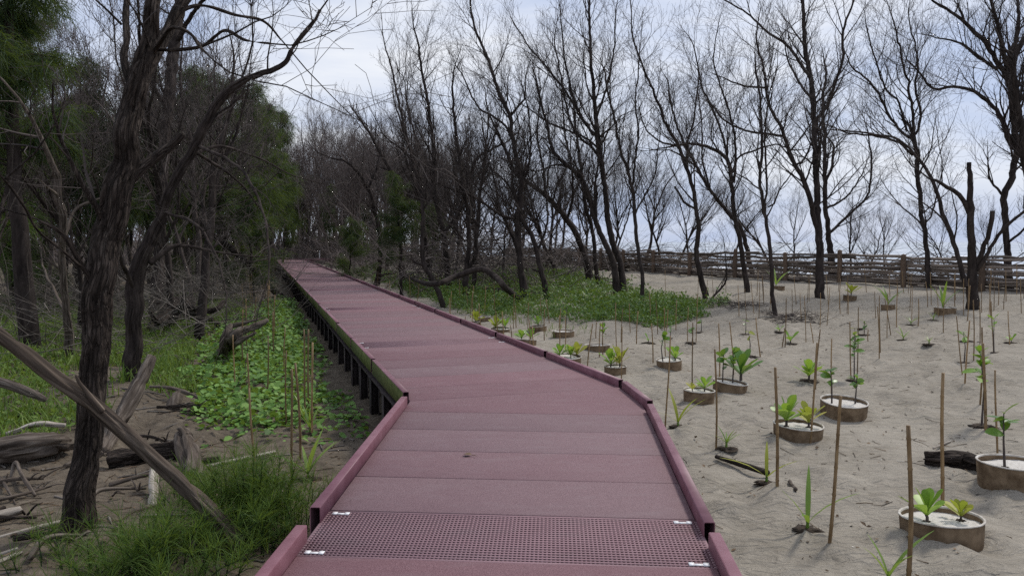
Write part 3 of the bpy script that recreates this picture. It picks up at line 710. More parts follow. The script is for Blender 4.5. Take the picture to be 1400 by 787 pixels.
# ---- bare trees on the right, from the fence end inwards
PR = Prm(nc=(7, 7, 5, 0), up=(.12, .12, .10, .08), wig=(.17, .17, .15, .15), lr=(.6, .58, .55, .5), ang=(22, 52), rmin=.0036)
TREES = [
 ('dead twin-limbed tree with a snapped upright stub in front of the pole fence', [
    [(1331,422,10),(1329,375,9),(1327,330,7),(1325,285,6),(1325,250,5),(1325,222,4)],
    [(1325,292,5),(1316,272,5),(1302,259,4.5),(1286,250,3.5),(1270,244,2)],
    [(1330,372,6),(1343,338,5),(1354,310,5),(1357,288,5)],
    [(1322,392,6),(1311,352,5),(1300,322,5),(1290,293,4.5),(1285,270,4),(1272,240,3.5),(1252,212,3),(1225,190,2.4),(1190,183,2),(1150,178,1.5)],
    [(1334,370,5),(1350,346,4),(1370,316,3.5),(1400,288,3),(1430,260,2.4)]], .8, (0, 2), {}),
 ('tall sturdy tree with heavy outspread limbs growing behind the fence end', [
    [(1381,384,7),(1379,340,6),(1376,300,6),(1373,268,6),(1384,240,6),(1388,200,6),(1384,160,6),(1381,120,6),(1362,85,4.5),(1340,52,4),(1310,25,3),(1276,2,2)],
    [(1374,270,3),(1362,256,2.5),(1352,240,2)],
    [(1386,205,6),(1370,163,5),(1352,140,4),(1325,122,3.5),(1300,118,3),(1274,120,2.5),(1255,97,2)],
    [(1381,120,6),(1379,84,5),(1390,52,4),(1392,15,3),(1385,-30,2)],
    [(1378,95,4),(1366,50,4),(1358,10,3.4),(1345,-40,2.4)],
    [(1365,95,4),(1342,80,3),(1325,65,2.5),(1300,55,2)],
    [(1380,330,3),(1395,318,2.4),(1410,300,2)]], 2.6, (), {'d': 27}),
 ('second sturdy tree beside the heavy-limbed one behind the fence end', [
    [(1408,372,7),(1404,320,6.5),(1400,260,6.5),(1394,200,6),(1386,140,5.5),(1382,95,5),(1396,60,4),(1420,20,3)],
    [(1392,180,4),(1410,150,3),(1430,110,2.5)]], 2.6, (), {'d': 26.5}),
 ('slim tree with a spread fan of crooked limbs in front of the fence', [
    [(1271,392,4.5),(1266,340,4.5),(1260,295,4.2),(1254,245,4),(1252,205,4),(1249,186,4)],
    [(1249,190,3.4),(1235,182,3),(1222,165,2.8),(1205,135,2.6),(1188,110,2.2),(1165,92,1.8)],
    [(1249,186,3.4),(1248,150,3),(1240,112,2.6),(1230,70,2),(1222,30,1.6)],
    [(1251,184,3),(1258,160,2.8),(1252,120,2.4),(1255,80,2),(1245,40,1.5)],
    [(1240,180,2.5),(1228,140,2.2),(1210,120,2),(1190,60,1.6)],
    [(1248,212,3),(1226,194,2.6),(1200,186,2.2),(1160,182,1.8),(1128,170,1.3)],
    [(1262,310,2),(1275,290,1.6),(1285,250,1.3)]], 2.6, (), {'d': 26.6}),
 ('largest tree on the sand, forking low with a heavy left limb', [
    [(1122,408,8),(1121,355,7.5),(1118,305,7),(1116,260,6),(1114,205,5.5),(1112,150,5),(1108,105,4.5),(1100,60,4),(1097,0,3)],
    [(1119,318,5.5),(1106,272,5.5),(1094,240,5),(1084,224,4.5),(1074,196,4),(1064,172,3.5),(1050,140,3),(1044,105,2.5),(1035,60,2)],
    [(1113,170,4),(1130,142,3.6),(1142,112,3.4),(1151,80,3),(1153,40,2.6),(1166,5,2)],
    [(1108,108,3.6),(1090,82,3.2),(1075,62,3),(1055,48,2.6),(1030,25,2),(990,0,1.6)],
    [(1084,226,3),(1096,222,2.4),(1106,205,2)],
    [(1114,215,3.4),(1128,240,0.1),(1128,240,0.1)],
    [(1070,186,3),(1040,182,2.6),(1010,175,2.2),(985,160,1.8)],
    [(1110,135,3),(1092,112,2.5),(1080,90,2)],
    [(1045,120,2.5),(1020,118,2),(1000,112,1.6)]], 2.3, (5,), {}),
 ('double-stemmed tree close behind the largest tree, rooted beyond the fence', [
    [(1140,352,7),(1133,322,5),(1129,285,4.5),(1127,240,4),(1128,200,3.5),(1124,150,3),(1130,100,2.4)],
    [(1128,250,3.4),(1136,228,3),(1140,200,2.5),(1138,195,2)],
    [(1130,322,3.4),(1150,305,3),(1170,285,2.6),(1188,262,2.2),(1192,220,2),(1188,190,1.6)],
    [(1130,285,2.6),(1150,275,2.2),(1165,262,1.8),(1180,235,1.4)]], 2.2, (), {'d': 32.5}),
 ('slender pole-thin tree on bare sand with a single kinked side twig', [
    [(1061,430,4),(1057,395,4),(1053,345,3.8),(1047,295,3.4),(1042,245,3),(1043,205,2.8),(1040,160,2.4),(1036,110,2)],
    [(1046,292,2.5),(1049,250,2.3),(1047,205,2.1),(1048,165,1.8),(1054,120,1.4)],
    [(1050,283,2),(1058,278,1.8),(1064,262,1.6),(1076,246,1.3)],
    [(1043,262,2),(1030,252,1.6),(1012,240,1.2)]], 2.0, (), {}),
 ('fork-topped tree beside the fence with branches reaching left', [
    [(1022,399,5),(1018,365,4.8),(1013,330,4.5),(1006,300,4.2),(1003,265,4),(999,240,4),(995,220,3.8),(985,208,3.4),(965,200,3),(945,196,2.4),(920,200,1.8)],
    [(1003,250,3),(1005,220,2.8),(1003,185,2.6),(995,150,2.2),(985,120,1.8),(975,80,1.5)],
    [(996,225,3),(990,190,2.6),(975,150,2.2),(960,120,1.8),(950,70,1.4)],
    [(1000,238,2.6),(1012,215,2.2),(1035,205,2),(1060,198,1.6),(1080,205,1.2)]], 2.3, (), {}),
 ('tree leaning left from the fence foot in a long straight slant', [
    [(1031,352,4.2),(1014,316,4),(1000,295,3.8),(985,275,3.6),(970,255,3.2),(956,232,3),(942,206,2.6),(925,170,2.2),(915,130,1.8)],
    [(970,255,2.4),(962,220,2),(960,180,1.6),(955,130,1.2)],
    [(955,230,2.2),(935,215,1.8),(915,205,1.4)]], 2.4, (), {'d': 35.0}),
 ('bent tree with a basal side shoot growing from the vine mat edge', [
    [(968,410,6),(959,380,5.5),(952,352,5),(953,325,4.6),(955,310,4.4),(951,290,4),(948,265,3.8),(940,235,3.6),(926,200,3.2),(908,170,2.8),(894,130,2.4),(880,98,2),(866,55,1.6)],
    [(972,409,2.5),(984,396,2.2),(993,384,1.8),(993,364,1.4)],
    [(950,285,2.4),(935,275,2.6),(922,255,2)],
    [(938,230,2.8),(940,195,2.4),(948,160,2),(955,110,1.6)],
    [(925,200,2.4),(905,195,2),(885,180,1.6)]], 2.4, (2,), {}),
 ('slim tree rising from the vine mat beside a pair of thick dark trunks', [
    [(876,416,4),(878,392,4),(873,355,3.8),(869,322,3.6),(867,285,3.4),(863,252,3.2),(856,222,3),(847,195,2.6),(840,160,2.2),(828,110,1.8)],
    [(864,255,2.6),(866,220,2.4),(870,180,2),(868,130,1.7),(874,80,1.3)],
    [(868,290,2),(880,270,1.8),(895,240,1.5),(900,200,1.2)]], 2.4, (), {}),
 ('thick tall trunk of the close pair rising straight from the vine mat', [
    [(853,403,6.5),(848,362,6),(836,330,6),(829,290,5.5),(825,245,5),(819,200,5),(815,150,4),(811,100,3.2),(808,40,2.6),(806,-20,2)],
    [(822,225,3),(812,205,3),(795,190,2.6),(780,165,2.4),(770,120,2),(760,70,1.6)],
    [(818,190,3),(800,165,2.8),(770,120,2.4),(745,90,2),(720,60,1.5)],
    [(816,160,2.6),(830,120,2.2),(838,80,1.8),(842,20,1.4)],
    [(810,185,2.6),(790,150,2.3),(775,100,2),(768,40,1.6)],
    [(820,205,2.4),(800,188,2.2),(760,172,2),(738,160,1.6)]], 2.6, (), {}),
 ('leaning partner trunk of the close pair, arching left over the vine mat', [
    [(844,404,7),(838,364,6),(826,332,5.5),(815,300,5),(808,268,4.5),(796,243,4),(775,226,3.6),(757,205,3),(748,170,2.6),(735,120,2)],
    [(815,300,3),(812,262,2.6),(818,225,2.2),(815,190,1.8)],
    [(775,228,2.4),(760,225,2),(742,232,1.6)]], 2.3, (), {}),
 ('large dark trunk arching far left with a bare sweep beyond the vine mat', [
    [(808,384,7),(800,352,6.5),(790,325,6),(775,300,5.5),(760,281,5),(744,266,4.6),(722,250,4),(705,236,3.4),(690,205,2.8),(675,170,2.2)],
    [(775,300,3),(782,270,2.8),(780,230,2.4),(772,180,2),(768,130,1.6)],
    [(745,266,3),(742,230,2.6),(735,190,2.2),(738,140,1.7)]], 2.4, (), {}),
 ('thin tree standing close beside the arching dark trunk', [
    [(819,389,4),(814,352,4),(810,315,3.6),(800,280,3.4),(795,240,3),(790,200,2.6),(785,150,2)],
    [(805,300,2.4),(815,270,2),(812,230,1.6)]], 2.3, (), {}),
 ('stout tree with a knotted bend halfway, rising from the vine mat middle', [
    [(718,410,8),(713,375,7),(709,335,6.5),(706,303,7),(712,276,6),(711,240,5),(704,210,4.6),(699,180,4),(697,160,3.8),(682,130,3.4),(671,96,3),(660,66,2.6),(648,40,2.2),(643,5,1.8)],
    [(697,160,3),(708,144,2.4),(716,136,2),(718,110,1.5)],
    [(700,190,3),(690,170,2.6),(672,158,2.4),(655,148,2),(640,120,1.8)],
    [(705,300,3.6),(688,295,3.4),(665,280,3),(645,268,2.6),(615,258,2.2),(590,245,1.7)],
    [(712,255,2.8),(722,230,2.4),(725,190,2),(722,150,1.6)]], 2.3, (), {}),
 ('slanting tree close beside the stout knotted one', [
    [(749,408,6),(741,378,5.4),(735,352,5),(732,340,5),(727,320,4.4),(716,303,4),(708,280,3.4),(700,250,3)],
    [(733,345,3),(742,325,2.8),(748,300,2.4),(746,265,2),(752,220,1.6)],
    [(738,372,2.2),(728,368,2)]], 2.0, (2,), {}),
 ('forked tree with a steep right limb left of the stout knotted tree', [
    [(614,393,6),(611,355,5.5),(605,315,5.2),(597,275,4.8),(593,242,4.4),(592,205,4),(588,160,3.2),(580,110,2.6),(572,60,2)],
    [(608,318,4),(628,288,3.6),(641,250,3.2),(652,218,3),(672,204,2.6),(690,196,2)],
    [(594,245,2.8),(580,215,2.4),(565,180,2),(555,130,1.6)]], 2.4, (), {}),
 ('dark twin-stemmed tree among low green vines beside the forked tree', [
    [(637,408,6),(636,372,5.5),(640,335,5),(640,300,4.4),(634,262,4),(628,220,3.4),(622,170,2.8),(618,120,2)],
    [(636,378,4),(648,350,3.6),(650,310,3),(655,270,2.6),(660,220,2),(668,160,1.6)],
    [(636,330,2.4),(622,310,2),(615,280,1.6)]], 2.3, (), {}),
 ('crooked leaning tree right at the edge boards of the boardwalk', [
    [(608,421,5),(598,397,5),(589,377,5),(580,363,4.6),(578,330,3.8),(579,300,3.6),(576,262,3.4),(569,230,3),(562,205,2.8),(550,165,2.4),(540,120,2),(532,80,1.6)],
    [(580,363,3),(565,357,2.6),(562,348,1.5)],
    [(577,290,2.2),(590,265,2),(595,230,1.6)],
    [(566,222,2.2),(550,205,2),(530,190,1.6)]], 2.2, (1,), {}),
 ('bushy-topped tree behind the crooked leaning tree with limbs forking left', [
    [(553,386,4),(549,340,4),(545,300,4),(542,262,4),(540,243,4),(528,222,3.4),(516,203,3),(505,182,2.4),(490,160,2)],
    [(540,243,3.4),(553,232,2.8),(562,225,2.2),(575,200,1.8)],
    [(544,290,2.5),(560,260,2),(566,215,1.6)]], 2.2, (), {}),
 ('short dark tree with a reddish broken foot at the boardwalk edge', [
    [(514,391,6),(517,378,5.5),(521,350,4.4),(520,320,4),(514,290,3.8),(508,265,3.4),(503,255,3.2),(493,238,2.6),(475,222,2.2),(460,218,1.6)],
    [(504,256,2.6),(510,242,2.2),(515,230,2)],
    [(519,378,3),(528,374,2),(540,374,1.4)]], 1.6, (2,), {}),
]
for i, (lab, limbs, dens, dead, kw) in enumerate(TREES):
    guided_tree('bare_tree', lab, limbs, 100 + i, dens=dens, prm=PR, dead=dead, len1=(1.0, 2.9), rs=.70, dmul=1.65, group='bare trees between the boardwalk and the sea', **kw)

# ---- kinds of trees that are copied into the woods
ARCH = []
for i, (H, r0, ln, fk) in enumerate(((7.5, .09, (.25, .1), 3), (8.5, .11, (-.15, .1), 4), (6.5, .075, (.1, -.2), 3), (9, .12, (-.3, 0), 3), (7, .08, (.05, .2), 4))):
    ARCH.append(tree_meshes(free_tree(300 + i, H * .78, r0, ln, fk, Prm(nc=(6, 6, 5, 0), up=(.12, .10, .10, .08), wig=(.10, .10, .12, .14), lr=(.6, .58, .55, .5), ang=(22, 52), rmin=.0036), 2.2), 'a', M['bark_far'], M['twig'], 7))
ARCH_G = []
for i, (H, r0, ln, fk) in enumerate(((7.5, .09, (.2, .1), 3), (8.5, .10, (-.15, .1), 4), (7.0, .08, (.05, -.15), 3))):
    ARCH_G.append(tree_meshes(free_tree(340 + i, H * .78, r0, ln, fk, Prm(nc=(6, 6, 5, 0), up=(.12, .10, .10, .08), wig=(.12, .12, .12, .14), lr=(.6, .58, .55, .5), ang=(22, 52), rmin=.005), 2.2), 'a', M['bark_grey'], M['twig_grey'], 7))
OAK = [she_oak(400, 6.5, .10, dens=5, per=21, w=.011), she_oak(401, 8.5, .13, dens=5, per=21, w=.011), she_oak(402, 5.0, .07, dens=6, start=.1, per=18, w=.011)]
def copy_tree(kind, pair, x, y, s, label, group, rz=None):
    label = ('tall ' if s > 1.12 else 'low ' if s < .95 else 'mid-height ') + label
    e = empty(kind, (x, y, hz(x, y)), label, 'tree', group); rz = RND.uniform(0, 6.28) if rz is None else rz
    e.rotation_euler = (RND.gauss(0, .04), RND.gauss(0, .04), rz); e.scale = (s * RND.uniform(.85, 1.1), s * RND.uniform(.85, 1.1), s)
    for nm, me in zip(('trunk', 'crown'), pair): link(nm, me, e)
    return e
def at(px, d): return ((px - CX) / F * d, d)
placed = []
def free_spot(x, y, gap=1.0):
    if walk_dist(x, y) < 2.2 and y < 69: return False
    for a, b_ in placed:
        if (a - x) ** 2 + (b_ - y) ** 2 < gap * gap: return False
    placed.append((x, y)); return True
# wood left of the walk
k = 0
for t in range(400):
    px = RND.uniform(-60, 400); d = RND.uniform(15, 62) if px > 160 else RND.uniform(17, 55); x, y = at(px, d)
    if x > -1.2 - .327 * (y - 7.4) - 2.2 or not free_spot(x, y, 1.6): continue
    copy_tree('bare_tree', RND.choice(ARCH_G if RND.random() < .55 else ARCH), x, y, RND.uniform(.9, 1.35) * (1 if d > 25 else .8), 'bare grey tree in the dense wood left of the boardwalk', 'bare trees in the wood left of the boardwalk'); k += 1
    if k > 64: break
for px, d, a, s in ((330, 34, 1, 1.05), (372, 42, 1, 1.1), (300, 40, 0, 1.3), (225, 26, 1, .8), (160, 24, 0, .9), (60, 26, 1, 1.1), (20, 34, 1, 1.3), (262, 50, 1, 1.3), (375, 50, 1, 1.25), (310, 29, 1, .95), (352, 38, 0, 1.35), (285, 33, 1, 1.1), (205, 33, 1, 1.1), (395, 72, 1, 1.6), (362, 64, 1, 1.5), (270, 30, 2, 1.0), (345, 28, 2, .9), (240, 44, 1, 1), (180, 36, 0, 1), (130, 30, 1, .9), (90, 40, 1, 1), (352, 52, 1, 1.0), (386, 56, 0, 1), (318, 46, 1, .8)):
    x, y = at(px, d); copy_tree('she_oak', OAK[a], x, y, s, 'dark green feathery she-oak in the wood left of the boardwalk', 'she-oaks in the wood left of the boardwalk')
# wood behind and around the far end of the walk, and right of it
k = 0
for t in range(600):
    px = RND.uniform(355, 620); d = RND.uniform(34, 95) if RND.random() < .7 else RND.uniform(70, 95); x, y = at(px, d)
    if not free_spot(x, y, 1.5) or x > float(fence_x(y)) + 4: continue
    if np.linalg.norm(np.array([x, y]) - EL) < 3: continue
    copy_tree('bare_tree', RND.choice(ARCH_G if y > 44 else ARCH), x, y, RND.uniform(.9, 1.25) * (1.35 if y > 66 else 1), 'bare tree in the wood around the far end of the boardwalk', 'bare trees around the far end of the boardwalk'); k += 1
    if k > 58: break
for px, d, a, s in ((392, 74, 0, 1.75), (405, 86, 1, 2.0), (418, 76, 2, 1.8), (430, 90, 1, 2.1), (444, 80, 0, 1.7), (458, 72, 1, 1.5), (380, 92, 2, 2.1), (470, 88, 2, 1.7)):
    x, y = at(px, d); copy_tree('bare_tree', ARCH_G[a], x, y, s, 'bare tree in the wood around the far end of the boardwalk', 'bare trees around the far end of the boardwalk')
for px, d, a, s in ((478, 34, 2, .62), (548, 31, 0, .72), (452, 66, 0, 1), (412, 78, 1, 1.0), (500, 66, 2, 1), (588, 42, 2, .8), (540, 74, 1, .8)):
    x, y = at(px, d); copy_tree('she_oak', OAK[a], x, y, s, 'dark green feathery she-oak right of the boardwalk\'s far part', 'she-oaks right of the boardwalk')
k = 0
for t in range(600):
    px = RND.uniform(560, 960); d = RND.uniform(30, 70); x, y = at(px, d)
    if not free_spot(x, y, 1.6): continue
    if px > 860 and x < float(fence_x(y)): continue
    if x > float(fence_x(y)) + 9: continue
    copy_tree('bare_tree', RND.choice(ARCH), x, y, RND.uniform(.85, 1.2), 'bare slender tree in the thin belt between vine mat and sea', 'bare trees in the belt towards the sea'); k += 1
    if k > 25: break
for px, d, a, s in ((905, 42, 0, .9), (945, 46, 2, .9), (1000, 41, 4, .8), (1085, 40, 2, .75), (1165, 34, 0, .62), (1215, 36, 2, .6), (1300, 32, 4, .55), (1345, 35, 2, .6), (1060, 50, 1, .8), (1190, 44, 0, .6), (925, 52, 1, .9)):
    x, y = at(px, d); copy_tree('bare_tree', ARCH[a], x, y, s, 'thin bare tree on the beach side of the pole fence', 'bare trees beyond the pole fence')

# the far wood that closes the view: one mass
mb = MB(); polys = []; thin = []
for t in range(330):
    px = RND.uniform(-250, 640); d = RND.uniform(60, 120); x, y = at(px, d)
    if x > float(fence_x(y)) or walk_dist(x, y) < 3 and y < 66: continue
    z = hz(x, y) - .2; H = RND.uniform(6, 12.5); q = [(x, y, z)]; dx, dy = RND.gauss(0, .12), RND.gauss(0, .12)
    for s in range(1, 6): q.append((x + dx * H * s / 5 + RND.gauss(0, .08), y + dy * H * s / 5, z + H * s / 5))
    polys.append((q, [.10 * (1 - .17 * s) for s in range(6)]))
    for b_ in range(30):
        u = RND.uniform(.15, 1) * 5; i = min(int(u), 4); p0 = tuple(a + (c - a) * (u - i) for a, c in zip(q[i], q[i + 1])); az = RND.uniform(0, 6.28); L = RND.uniform(.8, 2.4)
        d1 = (math.cos(az) * .6, math.sin(az) * .6, RND.uniform(.3, 1)); p1 = tuple(a + b2 * L * .5 for a, b2 in zip(p0, d1)); p2 = tuple(a + b2 * L * .5 + RND.gauss(0, .1) for a, b2 in zip(p1, d1))
        thin.append(([p0, p1, p2], [.035, .022, .01]))
for t in range(330):
    px = RND.uniform(-150, 560); d = RND.uniform(70, 150); x, y = at(px, d)
    if x > float(fence_x(y)) or (walk_dist(x, y) < 3 and y < 66): continue
    z = hz(x, y) - .1
    for b_ in range(16):
        az = RND.uniform(0, 6.28); L = RND.uniform(1.0, 3.4); d1 = (math.cos(az) * .7, math.sin(az) * .7, RND.uniform(.4, 1.2)); p0 = (x + RND.gauss(0, 1.2), y + RND.gauss(0, .6), z)
        p1 = tuple(a + b2 * L * .5 for a, b2 in zip(p0, d1)); thin.append(([p0, p1, tuple(a + b2 * L * .5 + RND.gauss(0, .2) for a, b2 in zip(p1, d1))], [.06, .045, .02]))
tubes(mb, polys, 5); tubes(mb, thin, 3)
link('far_wood', mb.mesh('far_wood', M['twig_grey']), label='far grey-brown wood closing the view behind the boardwalk', cat='wood', kind='stuff')

# left feathery trees in the foreground wood
def she_oak_here(px, py, H, r0, seed, label, start, per, blen, mt='needle', dens=3.4, w=.008):
    b_ = G(px, py); tr, fo = she_oak(seed, H, r0, dens, start, blen, per, w, mt); e = empty('she_oak', b_, label, 'tree', 'she-oaks at the left edge of the wood')
    link('trunk', tr, e); link('crown', fo, e); return e
she_oak_here(42, 474, 9.5, .20, 500, 'tall she-oak with a thick straight trunk and dark drooping needles', .36, 26, (1.2, 2.6), dens=6, w=.011)
she_oak_here(-60, 450, 8.5, .16, 501, 'she-oak with low hanging bright green needle sprays beside the thick straight one', .25, 26, (1.4, 3.0), 'needle_bright', 4.5, .011)
she_oak_here(110, 425, 7.5, .10, 502, 'slim she-oak with sparse high needle tufts behind the crooked sapling', .40, 20, (.8, 1.8), dens=5, w=.011)
she_oak_here(15, 425, 3.6, .05, 503, 'young bushy she-oak standing in the greenery at the thick trunk\'s foot', .05, 14, (.7, 1.3), 'needle_bright', 6)
she_oak_here(75, 420, 3.0, .05, 504, 'small bushy she-oak between the thick straight trunk and the crooked sapling', .05, 14, (.6, 1.2), 'needle', 6)

# ------------------------------------------------------------------ ground cover
def in_poly(px, py, poly):
    inside = np.zeros(len(px), bool); n = len(poly)
    for i in range(n):
        x1, y1 = poly[i]; x2, y2 = poly[(i + 1) % n]
        c = ((y1 > py) != (y2 > py)) & (px < (x2 - x1) * (py - y1) / (y2 - y1 + 1e-9) + x1); inside ^= c
    return inside
def scatter(poly, dens, thresh=None, fr=.8):
    """points on the ground inside an outline given by its corners on the ground"""
    g = [G(*p) for p in poly]; xs = [p.x for p in g]; ys = [p.y for p in g]; gp = [(p.x, p.y) for p in g]
    A = (max(xs) - min(xs)) * (max(ys) - min(ys)); n = int(A * dens)
    x = NR.uniform(min(xs), max(xs), n); y = NR.uniform(min(ys), max(ys), n)
    jx = x + .22 * vn(x * 1.7, y * 1.7 + 5); jy = y + .5 * vn(x * 1.1 + 20, y * 1.1)
    k = in_poly(jx, jy, gp)
    if thresh is not None: k &= (.6 * vn(x * fr, y * fr, np.full(n, 3.3)) + .4 * vn(x * fr * 3, y * fr * 3)) > thresh + NR.normal(0, .1, n)
    w = np.abs(np.where(y < 7.4, x - .1, (x - .07) * W[0] + (y - 7.5) * W[1])) > 1.22
    k &= w; x, y = x[k], y[k]
    return x, y, hgt(x, y)
LEAF_V = [(0, 0, 0), (-.42, .35, .10), (-.36, .75, .08), (0, 1.0, -.06), (.36, .75, .08), (.42, .35, .10), (0, .5, -.02)]
LEAF_T = [(0, 6, 1), (1, 6, 2), (2, 6, 3), (3, 6, 4), (4, 6, 5), (5, 6, 0)]
SLEAF_V = [(0, 0, 0), (-.28, .5, .05), (0, 1.0, -.05), (.28, .5, .05)]; SLEAF_T = [(0, 2, 1), (0, 3, 2)]
BLADE_V = [(-.03, 0, 0), (.03, 0, 0), (.022, .18, .5), (-.022, .18, .5), (0, .5, .9)]; BLADE_Q = [(0, 1, 2, 3)]; BLADE_T = [(3, 2, 4)]
def cover(name, label, mt, parts, cat='ground cover'):
    mb = MB()
    for (x, y, z), kind, sc, hh, tilt in parts:
        n = len(x); 
        if not n: continue
        pos = np.stack([x, y, z + NR.uniform(.0, 1, n) ** 1.3 * hh], -1); yaw = NR.uniform(0, 2 * math.pi, n)
        s = NR.uniform(sc[0], sc[1], n)
        if kind == 'leaf': inst(mb, LEAF_V, None, LEAF_T, pos, rots(yaw, NR.normal(0, tilt, n), NR.normal(0, tilt, n)), s)
        elif kind == 'small': inst(mb, SLEAF_V, None, SLEAF_T, pos, rots(yaw, NR.normal(.35, tilt, n), NR.normal(0, tilt, n)), s)
        else: inst(mb, BLADE_V, BLADE_Q, BLADE_T, pos, rots(yaw, NR.normal(0, .25, n), NR.normal(0, .25, n)), s)
    return link(name, mb.mesh(name, M[mt], kind != 'leaf'), label=label, cat=cat, kind='stuff')
vine = [(258,470),(330,425),(385,402),(405,420),(440,470),(470,530),(500,570),(515,596),(440,610),(400,606),(330,612),(300,600),(250,590),(235,560),(240,510)]
core = [(270,480),(330,432),(388,410),(402,430),(428,490),(440,550),(420,580),(350,590),(270,570),(250,540)]
cover('creeping_vine', 'broad glossy leaves of creeping vine spread over the soil left of the boardwalk', 'leaf_vine',
      [(scatter(core, 300), 'leaf', (.06, .12), .14, .4), (scatter(vine, 170, -.12), 'leaf', (.035, .11), .07, .35), (scatter([(150,470),(250,430),(330,425),(250,470),(235,560),(160,570)], 70, .0), 'leaf', (.04, .09), .12, .35), (scatter([(0,500),(100,480),(170,470),(170,540),(60,600),(0,600)], 40, .05), 'leaf', (.04, .08), .10, .35), (scatter([(180,620),(240,585),(420,590),(430,620),(330,640),(230,640)], 60, .05), 'leaf', (.05, .09), .03, .3)], 'vine')
gl = [(-40,470),(0,430),(90,408),(160,400),(250,405),(340,415),(280,460),(240,505),(235,560),(205,575),(150,560),(100,590),(60,608),(-40,625)]
cover('low_greenery', 'low grass and weeds covering the ground around the left tree trunks', 'leaf_grass',
      [(scatter(gl, 260, -.2), 'blade', (.12, .36), .02, .3), (scatter(gl, 260, -.2), 'small', (.05, .11), .16, .5), (scatter([(150,440),(250,405),(340,415),(270,470),(240,560),(170,565)], 130, -.2), 'blade', (.15, .4), .0, .3)], 'grass')
rp = [(560,398),(600,392),(640,385),(700,374),(770,370),(820,383),(870,392),(900,404),(950,412),(1000,408),(1004,416),(962,424),(956,440),(905,447),(855,442),(800,441),(745,436),(690,430),(640,423),(596,412)]
cover('vine_mat', 'low green vine mat under the bare trees right of the boardwalk', 'leaf_cover',
      [(scatter(rp, 300, -.2, .6), 'small', (.05, .12), .15, .55), (scatter(rp, 230, .22, .9), 'small', (.06, .15), .48, .6), (scatter([(800,425),(850,405),(900,404),(955,415),(956,440),(905,447),(855,442),(810,440)], 300), 'small', (.05, .11), .26, .55),
       (scatter([(440,359),(500,378),(560,403),(605,421),(660,436),(720,436),(650,415),(590,396),(520,374)], 210, -.5, .6), 'small', (.05, .12), .16, .55),
       (scatter([(470,366),(520,374),(600,378),(700,366),(760,364),(700,376),(640,388),(560,400),(500,385)], 110, -.1), 'small', (.08, .18), .3, .55)])
cover('weed_grass', 'thin grass tufts growing between the planters beside the boardwalk', 'leaf_grass',
      [(scatter([(440,366),(520,392),(640,425),(740,450),(800,470),(800,440),(700,420),(600,395),(500,372)], 40, .1), 'blade', (.12, .3), 0, .3)], 'grass')

# feathery seedlings' bush in the near left corner
def bush(label, px, py, rx, ry, H, n, seed, mt='needle_bright'):
    b_ = G(px, py); R = random.Random(seed); st, fo = MB(), MB(); polys = []; cen = []
    for i in range(n):
        a = R.uniform(0, 6.28); q = R.random() ** .6; x, y = math.cos(a) * q * rx, math.sin(a) * q * ry; h = H * R.uniform(.3, 1.15) * (1.05 - .5 * q)
        z = hz(b_.x + x, b_.y + y) - b_.z; lx, ly = R.gauss(x * .25, .10), R.gauss(y * .2, .10)
        p = [(x + lx * t * t, y + ly * t * t, z - .02 + h * t * (1 - .12 * t)) for t in (0, .35, .7, 1)]; polys.append((p, [.005, .004, .003, .0015]))
        for k in range(int(11 * h / .5)):
            t = R.uniform(.15, 1); i0 = min(int(t * 3), 2); f = t * 3 - i0; cen.append(tuple(a1 + (c1 - a1) * f for a1, c1 in zip(p[i0], p[i0 + 1])))
    tubes(st, polys, 4)
    m_ = len(cen) * 7; c = np.repeat(np.array(cen), 7, 0); d = NR.normal(0, 1, (m_, 3)); d[:, 2] = np.abs(d[:, 2]) * 1.0 + .5; d /= np.linalg.norm(d, axis=1, keepdims=True)
    l = NR.uniform(.08, .26, m_)[:, None]; s = np.cross(d, NR.normal(0, 1, (m_, 3))); s /= np.linalg.norm(s, axis=1, keepdims=True); s *= .0014
    mid = c + d * l * .55; end = c + d * l + np.array([0, 0, -.03]); V = np.stack([c - s, c + s, mid + s, mid - s, end], 1).reshape(-1, 3); kk = np.arange(m_)[:, None] * 5
    fo.add(V, kk + np.array([[0, 1, 2, 3]]), kk + np.array([[3, 2, 4]]))
    e = empty('feathery_shrub', b_, label, 'shrub', 'feathery shrubs by the boardwalk'); link('stem', st.mesh('stem', M['needle']), e); link('foliage', fo.mesh('foliage', M[mt]), e)
bush('dense feathery green shrub at the foot of the slanting log beside the boardwalk', 352, 736, .40, .28, .74, 115, 1, 'needle_bright')
bush('feathery green shrub under the slanting log, left of the densest shrub', 225, 782, .5, .36, .46, 105, 2)
bush('low sparse feathery shrub at the thick forked tree\'s foot', 130, 790, .55, .4, .4, 40, 3)
bush('small feathery sprout clump behind the slanting log\'s foot', 268, 690, .28, .25, .38, 45, 4)

